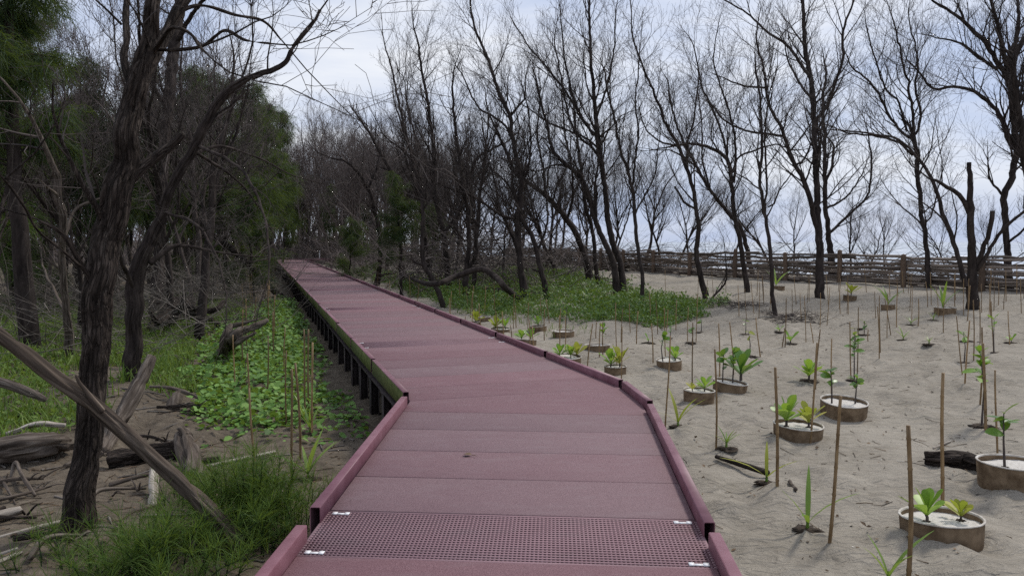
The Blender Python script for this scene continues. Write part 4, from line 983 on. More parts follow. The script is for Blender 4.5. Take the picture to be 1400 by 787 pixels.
# ------------------------------------------------------------------ logs and driftwood
def log(name, label, pts, rads, mt, sides=22, step=.04, amp=.006, extra=(), seed=None, cat='log', group=None):
    o = Vector(pts[0]); mb = MB(); seed = RND.uniform(0, 90) if seed is None else seed
    bark_tube(mb, [tuple(Vector(p) - o) for p in pts], rads, sides, step, amp, seed)
    for ep, er in extra: bark_tube(mb, [tuple(Vector(p) - o) for p in ep], er, 10, step, amp * .5, seed + 1)
    return link(name, mb.mesh(name, M[mt]), None, o, label, cat, group)
def on(px, py, r=0.0):
    g = G(px, py); g.z += r; return g
log('fallen_log', 'long slanting stripped trunk propped in front of the thick forked tree', [P(-40,432,4.75), P(20,472,4.85), P(70,512,4.95), P(130,556,5.08), P(200,618,5.2), P(270,682,5.22), P(328,742,5.25)],
    [.033, .039, .042, .044, .042, .049, .06], 'wood_stripped', 40, .02, .007,
    extra=[([P(140,562,5.05), P(112,528,5.0), P(104,512,4.98)], [.02, .014, .006]), ([P(285,700,5.25), P(255,718,5.1), P(225,722,5.0)], [.012, .007, .004]), ([P(300,712,5.25), P(318,745,5.1), P(325,765,5.05)], [.01, .007, .004])])
log('dead_log', 'pale weathered trunk leaning up against the dark leaning tree', [on(138,622,.02), P(165,572,8.4), P(188,530,8.8), P(208,488,9.1)], [.065, .075, .075, .045], 'wood_dead', 26, .03, .014)
log('rotten_log', 'decayed hollow log lying behind the thick forked tree', [on(-40,640,.12), on(20,634,.15), on(70,626,.14), on(98,620,.1)], [.07, .10, .085, .04], 'wood_dead', 28, .03, .03)
log('rotten_log', 'pale crescent of bleached wood on top of the hollow log', [on(10,612,.14), on(50,606,.2), on(90,602,.16)], [.018, .028, .016], 'wood_pale', 14, .04, .008)
log('fallen_limb', 'smooth grey limb lying in the weeds at the left edge', [P(-40,516,9.3), P(0,522,9.2), P(40,536,9.1), P(62,546,9.05)], [.055, .055, .05, .03], 'wood_dead', 18, .05, .004)
log('cut_log', 'short sawn log end lying on the soil below the hollow log', [on(-25,720,.045), on(28,706,.05)], [.038, .034], 'wood_pale', 18, .03, .004)
log('driftwood_pole', 'long thin pole lying flat in front of the short sawn log', [on(-30,748,.02), on(40,730,.03), on(84,718,.03)], [.016, .018, .014], 'wood_pale', 10, .05, .002)
log('driftwood_pole', 'short grey stick poking out right of the thick tree\'s foot', [on(112,722,.02), on(160,726,.02)], [.018, .014], 'wood_dead', 10, .05, .002)
log('driftwood_piece', 'pair of pale split slats on the soil in the near left corner', [on(-10,776,.015), on(30,757,.015)], [.014, .012], 'wood_pale', 6, .05, .002, extra=[([on(-10,764,.015), on(24,752,.015)], [.012, .008])])
log('curled_root', 'curled grey root arching from the soil near the hollow log', [on(15,655,.0), on(22,650,.12), on(34,668,.08), on(48,680,.02)], [.014, .017, .016, .008], 'wood_dead', 12, .03, .003, extra=[([on(0,655,.02), on(8,672,.05), on(22,690,.0)], [.014, .012, .006])])
log('broken_stump', 'grey broken stump standing beyond the slanting log', [on(262,652,-.02), on(258,640,.12), on(252,634,.24), on(247,632,.34)], [.085, .075, .06, .02], 'wood_dead', 22, .02, .028)
log('fallen_limb', 'dark log lying between the thick forked tree and the broken stump', [on(150,640,.07), on(200,632,.09), on(248,628,.1)], [.08, .075, .07], 'bark_brown', 20, .04, .02)
log('bleached_stick', 'bleached white stick lying on the soil beside a thin stake', [on(284,640,.02), on(330,630,.025), on(376,620,.02)], [.014, .018, .015], 'wood_pale', 10, .04, .002)
log('bark_piece', 'brown bark slab lying beside the bleached white stick', [on(272,634,.02), on(300,630,.02)], [.03, .025], 'bark_brown', 10, .03, .006)
log('pale_stub', 'pale broken stub standing in the feathery shrub', [on(208,690,-.02), P(212,640,6.55), P(216,625,6.6)], [.03, .035, .02], 'wood_pale', 12, .03, .006)
log('driftwood_root', 'big dark uprooted root mass lying on the vines', [on(205,462,.1), on(228,452,.25), on(246,440,.4), on(262,436,.5)], [.14, .2, .22, .1], 'bark_brown', 24, .06, .05,
    extra=[([on(246,440,.4), P(250,420,17.5), P(252,402,17.3)], [.09, .06, .02]), ([on(240,446,.3), on(275,446,.25), on(305,452,.08)], [.1, .08, .04]), ([on(228,452,.3), P(215,440,16.5), P(205,425,16.2)], [.07, .04, .015]), ([on(255,440,.4), P(290,425,18), P(307,412,18.2)], [.07, .05, .03]), ([on(200,470,.05), on(215,490,.05), on(212,505,.02)], [.08, .06, .03])])
log('driftwood_root', 'forked grey driftwood reaching up out of the vine leaves', [on(300,490,.0), on(312,482,.12), P(318,462,13.6), P(330,452,13.6), P(350,446,13.8), P(366,437,14)], [.12, .12, .09, .06, .045, .02], 'wood_dead', 18, .05, .02,
    extra=[([on(305,488,.05), P(308,462,13.7), P(316,445,13.9)], [.09, .07, .05]), ([on(312,482,.1), P(328,466,13.3), P(350,455,13.2)], [.08, .05, .02]), ([P(318,445,13.9), P(340,440,14), P(362,433,14.1)], [.04, .03, .015]), ([on(300,490,.03), on(285,492,.05), on(272,498,.01)], [.06, .05, .02])])
log('small_stump', 'small grey stump with a dark stick across it among the vines', [on(236,560,-.02), on(240,556,.1), on(246,553,.15)], [.08, .075, .03], 'wood_dead', 16, .03, .015, extra=[([on(205,538,.1), on(240,545,.14), on(290,556,.03)], [.018, .022, .012])])
log('leaning_log', 'thin dead trunk slanting down to the ground beside the boardwalk\'s left posts', [on(383,404,.0), P(360,384,28.5), P(338,358,28.2), P(316,340,28), P(292,322,27.8), P(268,296,27.5)], [.14, .13, .12, .11, .1, .05], 'bark_far', 12, .15, .01)
log('pale_log', 'pale log lying at the back edge of the vines', [on(318,402,.1), on(340,393,.15), on(358,385,.1)], [.09, .09, .06], 'wood_dead', 10, .1, .01)
log('fallen_branch', 'long arched dead branch resting across the vine mat', [on(552,385,.35), P(586,388,23.2), P(622,378,23.2), P(657,368,23), P(676,377,22.6), P(692,394,22.4), on(714,412,.02)], [.05, .07, .08, .085, .085, .09, .07], 'bark_far', 12, .1, .008)
log('fallen_log', 'dark log half buried in the vine mat behind the stout knotted tree', [on(640,398,.1), on(680,402,.1), on(706,400,.1)], [.11, .12, .09], 'bark_far', 12, .1, .02)
log('sand_log', 'dark weathered log lying on the sand beside a big planter', [on(1266,634,.05), on(1290,636,.06), on(1320,639,.06), on(1352,643,.05)], [.045, .06, .062, .05], 'bark_brown', 26, .02, .018)
log('sand_plank', 'thin dark plank lying askew on the sand near a yellow seedling', [on(979,628,.03), (on(979,628,.03) + on(1050,653,.045)) / 2, on(1050,653,.045)], [.018, .026, .03], 'bark_brown', 8, .03, .003)
log('sand_stick', 'pale forked stick on the sand beyond the dark weathered log', [on(1276,614,.012), on(1290,609,.018), on(1300,604,.012)], [.008, .011, .006], 'wood_pale', 8, .03, .002)
log('sand_stick', 'short dead twig lying on sand beside the bent bamboo stake', [on(1079,660,.015), on(1088,672,.015)], [.016, .014], 'wood_dead', 8, .02, .004)

R2 = random.Random(77)
for i, (x0, y0, x1, y1) in enumerate(((-10,690,70,672),(20,742,95,752),(150,668,240,650),(-20,668,60,662),(180,600,235,612),(40,770,120,742),(120,690,200,676),(0,580,60,572),(215,560,285,570),(90,640,150,628),(5,700,50,716),(225,480,300,470),(190,470,260,455),(285,505,335,492))):
    a, b_ = on(x0, y0, .03), on(x1, y1, .05); m_ = (a + b_) / 2 + Vector((R2.gauss(0, .08), R2.gauss(0, .12), R2.uniform(.0, .06))); ex = []; L_ = (b_ - a).length
    for j in range(4):
        t = R2.uniform(.3, .95); q = a.lerp(b_, t); v = Vector((R2.gauss(0, .25), R2.gauss(0, .25), R2.uniform(.0, .25))) * L_ * .8; ex.append(([q, q + v * .5 + Vector((0, 0, .02)), q + v], [.008, .006, .002]))
    log('fallen_branch', 'dead branch with a few side twigs lying on the left soil', [a, m_, b_], [.02, .017, .008], R2.choice(('wood_dead', 'wood_dead', 'bark_brown')), 8, .05, .002, ex, cat='branch', group='dead branches on the left soil')

# ------------------------------------------------------------------ pole fence
fo = Vector((float(fence_x(24.3)), 24.3, 0)); fo.z = hz(fo.x, fo.y)
fence = empty('pole_fence', fo, 'rustic fence of stacked horizontal poles between posts along the beach', 'fence')
fp = [(float(fence_x(y)), y) for y in np.arange(20.0, 60.0, .05)]; fs = [0]
for a, b_ in zip(fp[:-1], fp[1:]): fs.append(fs[-1] + math.dist(a, b_))
def fpt(s): return float(np.interp(s, fs, [p[0] for p in fp])), float(np.interp(s, fs, [p[1] for p in fp]))
pole_meshes = []
for i in range(5):
    R = random.Random(900 + i); n = 9; pts = [(t, R.gauss(0, .012), R.gauss(0, .012)) for t in np.linspace(-.5, .5, n)]; rad = [.5 * (1.15 - .35 * k / n) * R.uniform(.9, 1.1) for k in range(n)]
    mb = MB(); mm = [(p, .034 * r * 2) for p, r in zip(pts, rad)]; tubes(mb, [([p for p, r in mm], [r for p, r in mm])], 8, True); pole_meshes.append(mb.mesh('pole', M['fence_wood']))
s = .4; posts = []
while s < fs[-1] - 1:
    posts.append(s); s += 2.75 + RND.uniform(-.2, .2)
for s in posts:
    x, y = fpt(s); x -= .11; z = hz(x, y); h = 1.18 + RND.uniform(-.05, .1); mb = MB(); r = .09
    bark_tube(mb, [(0, 0, -.25), (RND.gauss(0, .01), 0, h * .4), (RND.gauss(0, .02), 0, h)], [r, r * RND.uniform(.92, 1.05), r * .92], 12, .12, .006, s)
    link('post', mb.mesh('post', M['fence_post']), fence, Vector((x, y, z)) - fo)
for row in range(15):
    s = RND.uniform(0, 1.2)
    while s < fs[-1] - 2:
        L = RND.uniform(2.6, 4.6); e = min(s + L, fs[-1]); x0, y0 = fpt(s); x1, y1 = fpt(e); hb = .05 + row * .072
        z0 = hz(x0, y0) + hb + RND.gauss(0, .03); z1 = hz(x1, y1) + hb + RND.gauss(0, .03); d = Vector((x1 - x0, y1 - y0, z1 - z0))
        if RND.random() < (.95 if row > 2 else 1.0):
            o = link('pole', RND.choice(pole_meshes), fence, Vector(((x0 + x1) / 2 + RND.uniform(-.01, .09), (y0 + y1) / 2, (z0 + z1) / 2)) - fo)
            o.rotation_mode = 'QUATERNION'; o.rotation_quaternion = d.to_track_quat('X', 'Z'); k = RND.uniform(.9, 1.7); o.scale = (d.length * 1.04, k, k)
        s = e + RND.uniform(-.3, .15)
# dead brush heaped beyond the fence and around the trees
def brush(name, label, centres, n, mt, L=(.4, 1.3), flat=.35, r=.008, kind=None, cat='brushwood'):
    mb = MB(); polys = []
    o = Vector(centres[0][:3])
    for i in range(n):
        cx, cy, cz, rx, ry, rz = RND.choice(centres); x, y = cx + RND.gauss(0, rx), cy + RND.gauss(0, ry); z = max(hz(x, y), cz + abs(RND.gauss(0, rz)))
        if walk_dist(x, y) < 1.9 or (kind and name == 'dead_brush' and x < float(fence_x(y)) + 1.0): continue
        a = RND.uniform(0, 6.28); l = RND.uniform(*L); d = (math.cos(a), math.sin(a), RND.gauss(0, flat)); c = RND.gauss(0, .2)
        p0 = (x - o.x, y - o.y, z - o.z); p1 = tuple(q + w_ * l * .5 for q, w_ in zip(p0, d)); p2 = (p1[0] + (d[0] + c) * l * .5, p1[1] + (d[1] - c) * l * .5, p1[2] + (d[2] + RND.gauss(0, .25)) * l * .5)
        k = RND.uniform(.5, 1.6); polys.append(([p0, p1, p2], [r * k, r * k * .75, r * k * .3]))
        for b_ in range(2): 
            q = tuple(u + RND.gauss(0, l * .22) for u in p2); polys.append(([p1, tuple((u + w_) / 2 + RND.gauss(0, .03) for u, w_ in zip(p1, q)), q], [r * k * .6, r * k * .45, r * k * .2]))
    tubes(mb, polys, 3); return link(name, mb.mesh(name, M[mt]), None, o, label, cat, kind=kind)
cs = []
for y in np.arange(24, 60, 1.2):
    x = float(fence_x(y)) + 3.4; cs.append((x, y, hz(x, y), .8, .8, .40))
brush('dead_brush', 'tangled dead brushwood piled along the beach side of the fence', cs, 1500, 'twig', (.6, 2.2), .45, .014, 'stuff')
cs = []
for px, d in ((120,14),(160,17),(230,20),(270,22),(320,25),(200,24),(300,20),(250,27),(340,30),(150,22),(90,20),(40,22),(370,36),(280,34)):
    x, y = at(px, d); cs.append((x, y, hz(x, y) + .05, 1.3, 1.6, .6))
brush('dead_undergrowth', 'grey tangle of dead undergrowth twigs below the left wood', cs, 1900, 'twig_pale', (.5, 1.9), .5, .007, 'stuff')
cs = []
for px, d in ((450,50),(500,46),(540,42),(580,36),(620,33),(660,34),(700,36),(740,38),(300,80),(340,92),(380,98),(420,104),(455,100),(360,85),(400,90),(330,75),(480,60),(420,70),(400,74),(440,78),(380,72),(360,66),(340,60),(470,72),(560,50),(640,45),(720,45),(680,42)):
    x, y = at(px, d); cs.append((x, y, hz(x, y) + .2, 2.2, 2.4, 1.0))
brush('dead_thicket', 'dark thicket of dead twigs under the trees right of the boardwalk', cs, 4600, 'twig_grey', (.6, 2.6), .6, .014, 'stuff')
for (px, py, rx, ry, n, lab) in ((1078, 437, .8, .5, 130, 'low heap of dead twigs at the slender pole-thin tree'), (1010, 418, .9, .5, 70, 'scattered dead branches beside the bent tree\'s side shoot'), (745, 402, .7, .5, 60, 'small heap of grey twigs at the slanting tree\'s foot')):
    g = G(px, py); brush('twig_heap', lab, [(g.x, g.y, g.z, rx * .5, ry, .06)], n, 'twig', (.25, .7), .12, .007, 'stuff', 'twig heap')

# ------------------------------------------------------------------ planters
def lathe(mb, prof, n, wob=0.0, seed=0):
    V = []; 
    for r, z in prof:
        for k in range(n):
            a = k * 2 * math.pi / n; w = 1 + wob * math.sin(2 * a + seed) + wob * .5 * math.sin(3 * a + seed * 2); V.append((r * w * math.cos(a), r * w * math.sin(a), z))
    Q = [(i * n + k, i * n + (k + 1) % n, (i + 1) * n + (k + 1) % n, (i + 1) * n + k) for i in range(len(prof) - 1) for k in range(n)]
    mb.add(V, Q)
PLK = []
for i in range(4):
    w = (.012, .03, .02, .045)[i]; a, b_, c = MB(), MB(), MB()
    lathe(a, [(.460, -.45), (.468, .05), (.476, .14), (.482, .30), (.484, .342)], 44, w, i); lathe(a, [(.462, .342), (.458, .22)], 44, w, i)
    lathe(b_, [(.484, .345), (.492, .350), (.494, .362), (.488, .370), (.472, .371), (.463, .364), (.461, .340)], 44, w, i)
    R = random.Random(i); V = [(0, 0, .295)]; n = 28
    for ring in (.35, .7, 1.0):
        for k in range(n):
            an = k * 2 * math.pi / n; ww = 1 + w * math.sin(2 * an + i) + w * .5 * math.sin(3 * an + 2 * i); V.append((.46 * ring * ww * math.cos(an), .46 * ring * ww * math.sin(an), .275 + .03 * R.random() + .03 * math.sin(an + i) * ring))
    T3 = [(0, 1 + k, 1 + (k + 1) % n) for k in range(n)]; Q = [(1 + r * n + k, 1 + (r + 1) * n + k, 1 + (r + 1) * n + (k + 1) % n, 1 + r * n + (k + 1) % n) for r in range(2) for k in range(n)]
    c.add(V, Q, T3); PLK.append((a.mesh('wall', M['planter_wall']), b_.mesh('rim', M['planter_rim']), c.mesh('sand_fill', M['planter_sand'])))
PLANTERS = []
def planter(px, py, wpx, label, group=None, hs=1.0, tilt=(0, 0)):
    g = G(px, py); fr = g.y; dia = wpx * fr / F * .97; gz = hz(g.x, g.y + dia * .5)
    e = empty('planter', ((px - CX) / F * (g.y + dia * .48), g.y + dia * .48, gz - RND.uniform(.0, .05)), label, 'planter', group); e.scale = (dia, dia, (dia * hs if dia > .5 else .52 * hs) * .84); e.rotation_euler = (tilt[0], tilt[1], RND.uniform(0, 6.28))
    kd = PLK[len(PLANTERS) % 4]
    for nm, me in zip(('wall', 'rim', 'sand_fill'), kd): link(nm, me, e)
    PLANTERS.append(e); top = e.location.z + .29 * e.scale[2]
    return Vector((e.location.x, e.location.y, top)), dia
PG = 'round planters set out on the sand'

# ------------------------------------------------------------------ seedlings
def leaf_mesh(kind, mt):
    if kind == 'spoon': prof = [(0, .035), (.25, .07), (.55, .16), (.78, .205), (.94, .14), (1.0, .02)]; curl = -.12; fold = .10
    elif kind == 'round': prof = [(0, .03), (.12, .14), (.35, .28), (.6, .31), (.85, .2), (1.0, .03)]; curl = -.18; fold = .2
    elif kind == 'blade': prof = [(0, .025), (.2, .04), (.45, .045), (.7, .035), (.9, .018), (1.0, .003)]; curl = -.35; fold = .02
    V = []; 
    for t, w in prof:
        z = curl * t * t; V += [(-w, t, z + fold * w), (0, t, z), (w, t, z + fold * w)]
    Q = []
    for i in range(len(prof) - 1): Q += [(3*i, 3*i+1, 3*i+4, 3*i+3), (3*i+1, 3*i+2, 3*i+5, 3*i+4)]
    return make_mesh('leaf', V, [np.array(Q)], True, [M[mt]]), np.array(V), np.array(Q)
LM = {(k, m_): leaf_mesh(k, m_) for k, m_ in (('spoon', 'leaf_young'), ('spoon', 'leaf_dark'), ('round', 'leaf_young'), ('round', 'leaf_dark'), ('blade', 'leaf_blade'), ('blade', 'leaf_yellow'), ('spoon', 'leaf_yellow'), ('round', 'leaf_yellow'))}
def soil_mesh(seed):
    R = random.Random(seed); V = [(0, 0, .03)]; n = 22
    for ring in (.3, .6, .85, 1.0):
        for k in range(n):
            a = k * 2 * math.pi / n; r = ring * (R.uniform(.55, 1.25) if ring > .5 else 1); V.append((r * math.cos(a), r * math.sin(a) * .8, (.035 * R.random() if ring < .8 else -.004 + .012 * R.random()) if ring < 1 else -.03))
    Q = [(1 + i * n + k, 1 + (i + 1) * n + k, 1 + (i + 1) * n + (k + 1) % n, 1 + i * n + (k + 1) % n) for i in range(3) for k in range(n)]
    for j in range(26):
        a, r, z = R.uniform(0, 6.28), R.uniform(.7, 1.7), R.uniform(.02, .05); x, y, b0 = r * math.cos(a), r * math.sin(a) * .8, len(V)
        V += [(x - z, y, 0), (x + z * .6, y - z * .8, 0), (x + z * .5, y + z, 0), (x, y, z * .5)]
        TRI.append((seed, b0))
    tri = [(0, 1 + k, 1 + (k + 1) % n) for k in range(n)] + [t for sd, b0 in TRI if sd == seed for t in ((b0, b0 + 1, b0 + 3), (b0 + 1, b0 + 2, b0 + 3), (b0 + 2, b0, b0 + 3))]
    return make_mesh('root_soil', V, [np.array(tri), np.array(Q)], False, [M['wet_soil']])
TRI = []
SOIL = [soil_mesh(i) for i in range(3)]
def leaf_quat(az, el, roll=0.0):
    return Quaternion((0, 0, 1), az) @ Quaternion((1, 0, 0), el) @ Quaternion((0, 1, 0), roll)
def seedling(loc, kind, H, label, group=None, seed=0, tint=None, soil=.0, nleaf=None, detailed=None, cat='seedling', spread=1.0):
    """kind: rosette (spoon leaves on a short stem), sapling (round leaves on a thin stem), blades (arching straps)"""
    R = random.Random(seed); loc = Vector(loc); e = empty({'rosette': 'leafy_seedling', 'sapling': 'broadleaf_sapling', 'blades': 'palm_seedling'}[kind], loc, label, cat, group)
    detailed = loc.y < 10.5 if detailed is None else detailed; L = []; stem = MB()
    if kind == 'rosette':
        lk = ('spoon', tint or 'leaf_young'); sh = H * .30; tubes(stem, [([(0, 0, -.03), (0, 0, sh * .5), (R.gauss(0, .01), R.gauss(0, .01), sh)], [.012 * H / .25, .010 * H / .25, .007 * H / .25])], 6)
        n = nleaf or R.randint(9, 13)
        for i in range(n):
            t = i / n; az = i * 2.4 + R.uniform(-.3, .3); el = math.radians(30 + 52 * t + R.uniform(-12, 10)); L.append(((0, 0, sh * (.55 + .45 * t)), az, el, H * R.uniform(.6, .95) * (1 - .1 * t), R.gauss(0, .2)))
    elif kind == 'sapling':
        lk = ('round', tint or 'leaf_dark'); top = (R.gauss(0, .05 * H), R.gauss(0, .05 * H), H); mid = (top[0] * .3 + R.gauss(0, .03 * H), top[1] * .3, H * .5)
        tubes(stem, [([(0, 0, -.03), mid, top], [.010 + .004 * H, .008, .004])], 6); n = nleaf or 9
        for i in range(n):
            t = min(1, .45 + .55 * ((i + 1) / n) ** .7 + R.gauss(0, .04)); q = (top[0] * t, top[1] * t, H * t); az = i * 2.4 + R.uniform(-.9, .9); L.append((q, az, math.radians(R.uniform(-5, 65)), R.uniform(.45, 1.15) * min(.17, .11 + .08 * H) * spread, R.gauss(0, .5)))
            d = (-math.sin(az), math.cos(az)); 
    else:
        lk = ('blade', tint or 'leaf_blade'); tubes(stem, [([(0, 0, -.03), (0, 0, .04), (0, 0, .09)], [.014, .012, .006])], 6); n = nleaf or 5
        for i in range(n):
            az = i * 2 * math.pi / n * 1.0 + R.uniform(-.5, .5); L.append(((0, 0, .05), az, math.radians(R.uniform(42, 78)), H * R.uniform(.75, 1.15), R.gauss(0, .1)))
    link('stem', stem.mesh('stem', M['leaf_blade' if kind == 'blades' else 'twig']), e)
    me, V, Q = LM[lk]
    if detailed:
        for q, az, el, s, ro in L:
            o = link('leaf', me, e, q); o.rotation_mode = 'QUATERNION'; o.rotation_quaternion = leaf_quat(az, el, ro); o.scale = (s * (1.0 if kind != 'blades' else 1.0), s, s)
    else:
        mb = MB()
        for q, az, el, s, ro in L:
            rm = np.array(leaf_quat(az, el, ro).to_matrix()); mb.add(V @ rm.T * s + np.array(q), Q)
        link('foliage', mb.mesh('foliage', me.materials[0]), e)
    if soil: 
        o = link('root_soil', R.choice(SOIL), e, (0, 0, .003)); o.scale = (soil * .72, soil * .72, soil * .8 + .3)
    return e

# (px, py of the near base edge, width, label, plants: (dx fraction, dy fraction, kind, height, tint))
PL = [
 (1300, 742, 118, 'nearest big round planter with two bright rosette seedlings in white sand', [(-.22, -.05, 'rosette', .26, 'leaf_young'), (.24, .0, 'rosette', .19, 'leaf_yellow')]),
 (1397, 672, 98, 'big round planter beside the dark log with one tall broadleaf sapling', [(-.2, -.1, 'sapling', .46, 'leaf_dark')]),
 (1096, 606, 72, 'round planter with two bushy young seedlings and a bent stake in front', [(-.22, .05, 'rosette', .34, 'leaf_young'), (.2, -.05, 'rosette', .30, 'leaf_yellow')]),
 (1158, 577, 68, 'round planter half drifted over by sand with two sparse broadleaf seedlings', [(-.25, 0, 'sapling', .42, 'leaf_dark'), (.25, 0, 'sapling', .34, 'leaf_dark')]),
 (1000, 538, 50, 'round planter sunk askew in sand with three dark leafy seedlings', [(-.2, 0, 'sapling', .42, 'leaf_dark'), (.12, .1, 'sapling', .46, 'leaf_dark'), (.42, .3, 'rosette', .5, 'leaf_dark')]),
 (958, 554, 47, 'small round planter with two low seedlings in white sand beside the bamboo stakes', [(-.2, 0, 'rosette', .16, 'leaf_yellow'), (.2, .1, 'rosette', .24, 'leaf_young')]),
 (917, 506, 38, 'round planter with one large-leaved and one small seedling', [(-.25, 0, 'sapling', .44, 'leaf_dark'), (.22, 0, 'rosette', .26, 'leaf_young')]),
 (842, 513, 34, 'white-rimmed round planter close to the edge boards with two pale seedlings', [(-.18, 0, 'rosette', .30, 'leaf_young'), (.22, .1, 'rosette', .34, 'leaf_yellow')]),
 (777, 497, 40, 'round planter tucked against the edge boards with three pale sprouts', [(-.3, 0, 'rosette', .26, 'leaf_young'), (.1, 0, 'rosette', .24, 'leaf_young'), (.34, .1, 'rosette', .28, 'leaf_yellow')]),
 (817, 481, 37, 'round planter with raised white sand and one leafy seedling behind', [(.25, .35, 'sapling', .34, 'leaf_young')]),
 (771, 462, 32, 'round planter below the vine mat edge with a tall leafy sapling', [(.1, .1, 'sapling', .6, 'leaf_dark')]),
 (719, 471, 30, 'round planter beside the edge boards with two pale rosette seedlings', [(-.2, 0, 'rosette', .28, 'leaf_young'), (.25, 0, 'rosette', .28, 'leaf_young')]),
 (736, 453, 26, 'round planter with bare white sand below the vine mat', [(0, .2, 'rosette', .26, 'leaf_dark')]),
 (684, 457, 28, 'round planter with two yellowish seedlings next to a leaning stake', [(-.25, 0, 'rosette', .3, 'leaf_yellow'), (.25, 0, 'rosette', .3, 'leaf_young')]),
 (660, 440, 23, 'round planter at the vine mat edge with white sand on top', []),
 (648, 446, 20, 'round planter partly hidden behind the edge boards with a yellow seedling', [(.1, 0, 'rosette', .3, 'leaf_yellow')]),
 (1163, 412, 19, 'round planter with a yellow sprout right by the pole fence', [(.1, 0, 'rosette', .42, 'leaf_yellow')]),
 (1216, 424, 19, 'tall narrow-looking round planter with upright leaves near the fence', [(0, 0, 'blades', .7, None)]),
 (1294, 430, 30, 'round planter with a drooping palm seedling in front of the stub tree', [(-.1, 0, 'blades', .75, None)]),
 (1065, 397, 18, 'tilted round planter lying at the foot of the fence', [(-.2, 0, 'blades', .7, None)]),
]
for i, (px, py, w_, lab, plants) in enumerate(PL):
    c, dia = planter(px, py, w_, lab, PG, hs=(1.0, 1.0, 1.0, 1.05, .9)[i % 5], tilt=((.03, .05) if i == 0 else (.08, -.10) if i == 4 else (RND.gauss(0, .045), RND.gauss(0, .045))))
    for j, (fx, fy, kd, H, tint) in enumerate(plants):
        names = ['nearest big planter', 'planter beside the dark log', 'planter with the bent stake', 'sand-drifted planter', 'askew sunk planter', 'small planter by the bamboo stakes', 'planter of one large and one small seedling', 'white-rimmed planter at the edge boards', 'planter of three pale sprouts', 'planter with raised white sand', 'planter below the vine mat edge', 'planter of two pale rosettes', 'bare-sanded planter', 'planter next to the leaning stake', '', 'planter hidden behind the edge boards', 'planter right by the pole fence', 'tall narrow planter near the fence', 'planter before the stub tree', 'tilted planter at the fence foot']
        kw_ = {'rosette': 'rosette seedling', 'sapling': 'broad-leaved seedling', 'blades': 'arching strap-leaved seedling'}[kd]
        size = '' if len(plants) < 2 else ('taller ' if H >= max(p[3] for p in plants) else 'lower ')
        tone = {'leaf_young': 'bright green ', 'leaf_yellow': 'yellow-green ', 'leaf_dark': 'dark green ', None: ''}[tint]
        L2 = f'{size}{tone}{kw_} growing in the {names[i]}'
        seedling((c.x + fx * dia, c.y + fy * dia, c.z), kd, H, L2, 'seedlings in the planters', 40 + i * 7 + j, tint, soil=.055 if i < 3 else 0, nleaf=(11 if kd == 'sapling' else None))
# seedlings straight in the sand
def here(px, py): g = G(px, py); return g
seedling(here(1104, 724), 'blades', .40, 'three-bladed palm seedling in dark soil beside a leaning bamboo stake', None, 1, soil=.16, nleaf=4)
seedling(here(1214, 800), 'blades', .34, 'upright palm seedling at the near edge of the sand', None, 2, soil=.14, nleaf=4)
seedling(here(1048, 660), 'blades', .40, 'yellowing seedling with one fallen strap leaf by the dark plank', None, 3, 'leaf_yellow', soil=.15, nleaf=3)
seedling(here(993, 613), 'blades', .20, 'small tufted grass-like seedling in dark soil by the boardwalk', None, 4, soil=.16, nleaf=8)
seedling(here(927, 583), 'blades', .42, 'arching yellow-green seedling in dark soil beside the edge boards', None, 5, 'leaf_yellow', soil=.16, nleaf=4)
seedling(here(1106, 520), 'rosette', .36, 'large-leaved low seedling in rough sand between two stakes', None, 6, 'leaf_young', soil=.2, nleaf=12)
seedling(here(1168, 520), 'sapling', .72, 'leafy green sapling tied between two thin dark stakes', None, 7, 'leaf_dark', soil=.2, nleaf=18)
seedling(here(1342, 582), 'sapling', .86, 'tall thin sapling with bright round leaves tied to bamboo stakes', None, 8, 'leaf_young', soil=.22, nleaf=16, spread=1.0)
seedling(here(1318, 496), 'sapling', .55, 'slender pale-leaved sapling beside paired leaning stakes', None, 9, 'leaf_young', soil=.2, nleaf=6)
seedling(here(1359, 482), 'sapling', .62, 'slender sapling with a small leaf tuft and a hanging twig', None, 10, 'leaf_young', soil=.1, nleaf=5)
seedling(here(1025, 487), 'sapling', .45, 'thin seedling with a small yellow top near the askew planter', None, 11, 'leaf_yellow', soil=.2, nleaf=4)
seedling(here(1170, 476), 'sapling', .40, 'wispy stem with a few yellow leaves beyond the leafy sapling', None, 12, 'leaf_yellow', nleaf=4)
seedling(here(421, 655), 'blades', .42, 'spiky green palm seedling in dark soil left of the boardwalk', None, 13, soil=.17, nleaf=9)
seedling(here(424, 592), 'blades', .30, 'smaller spiky palm seedling in the stake row left of the boardwalk', None, 14, soil=.2, nleaf=7)
seedling(here(415, 575), 'blades', .28, 'faint strap-leaved seedling among the stakes left of the boardwalk', None, 15, soil=.1, nleaf=5)
k = 0
for t in range(200):
    px, py = RND.uniform(880, 1400), RND.uniform(405, 475); 
    if px < 1010 and py < 450: continue
    g = G(px, py)
    if not free_spot(g.x, g.y, .7): continue
    seedling(g, RND.choice(('sapling', 'blades', 'rosette')), RND.uniform(.16, .34), 'tiny withering seedling planted in the open sand before the fence', 'tiny seedlings in the open sand', 200 + t, None, soil=.2, nleaf=4); k += 1
    if k >= 15: break

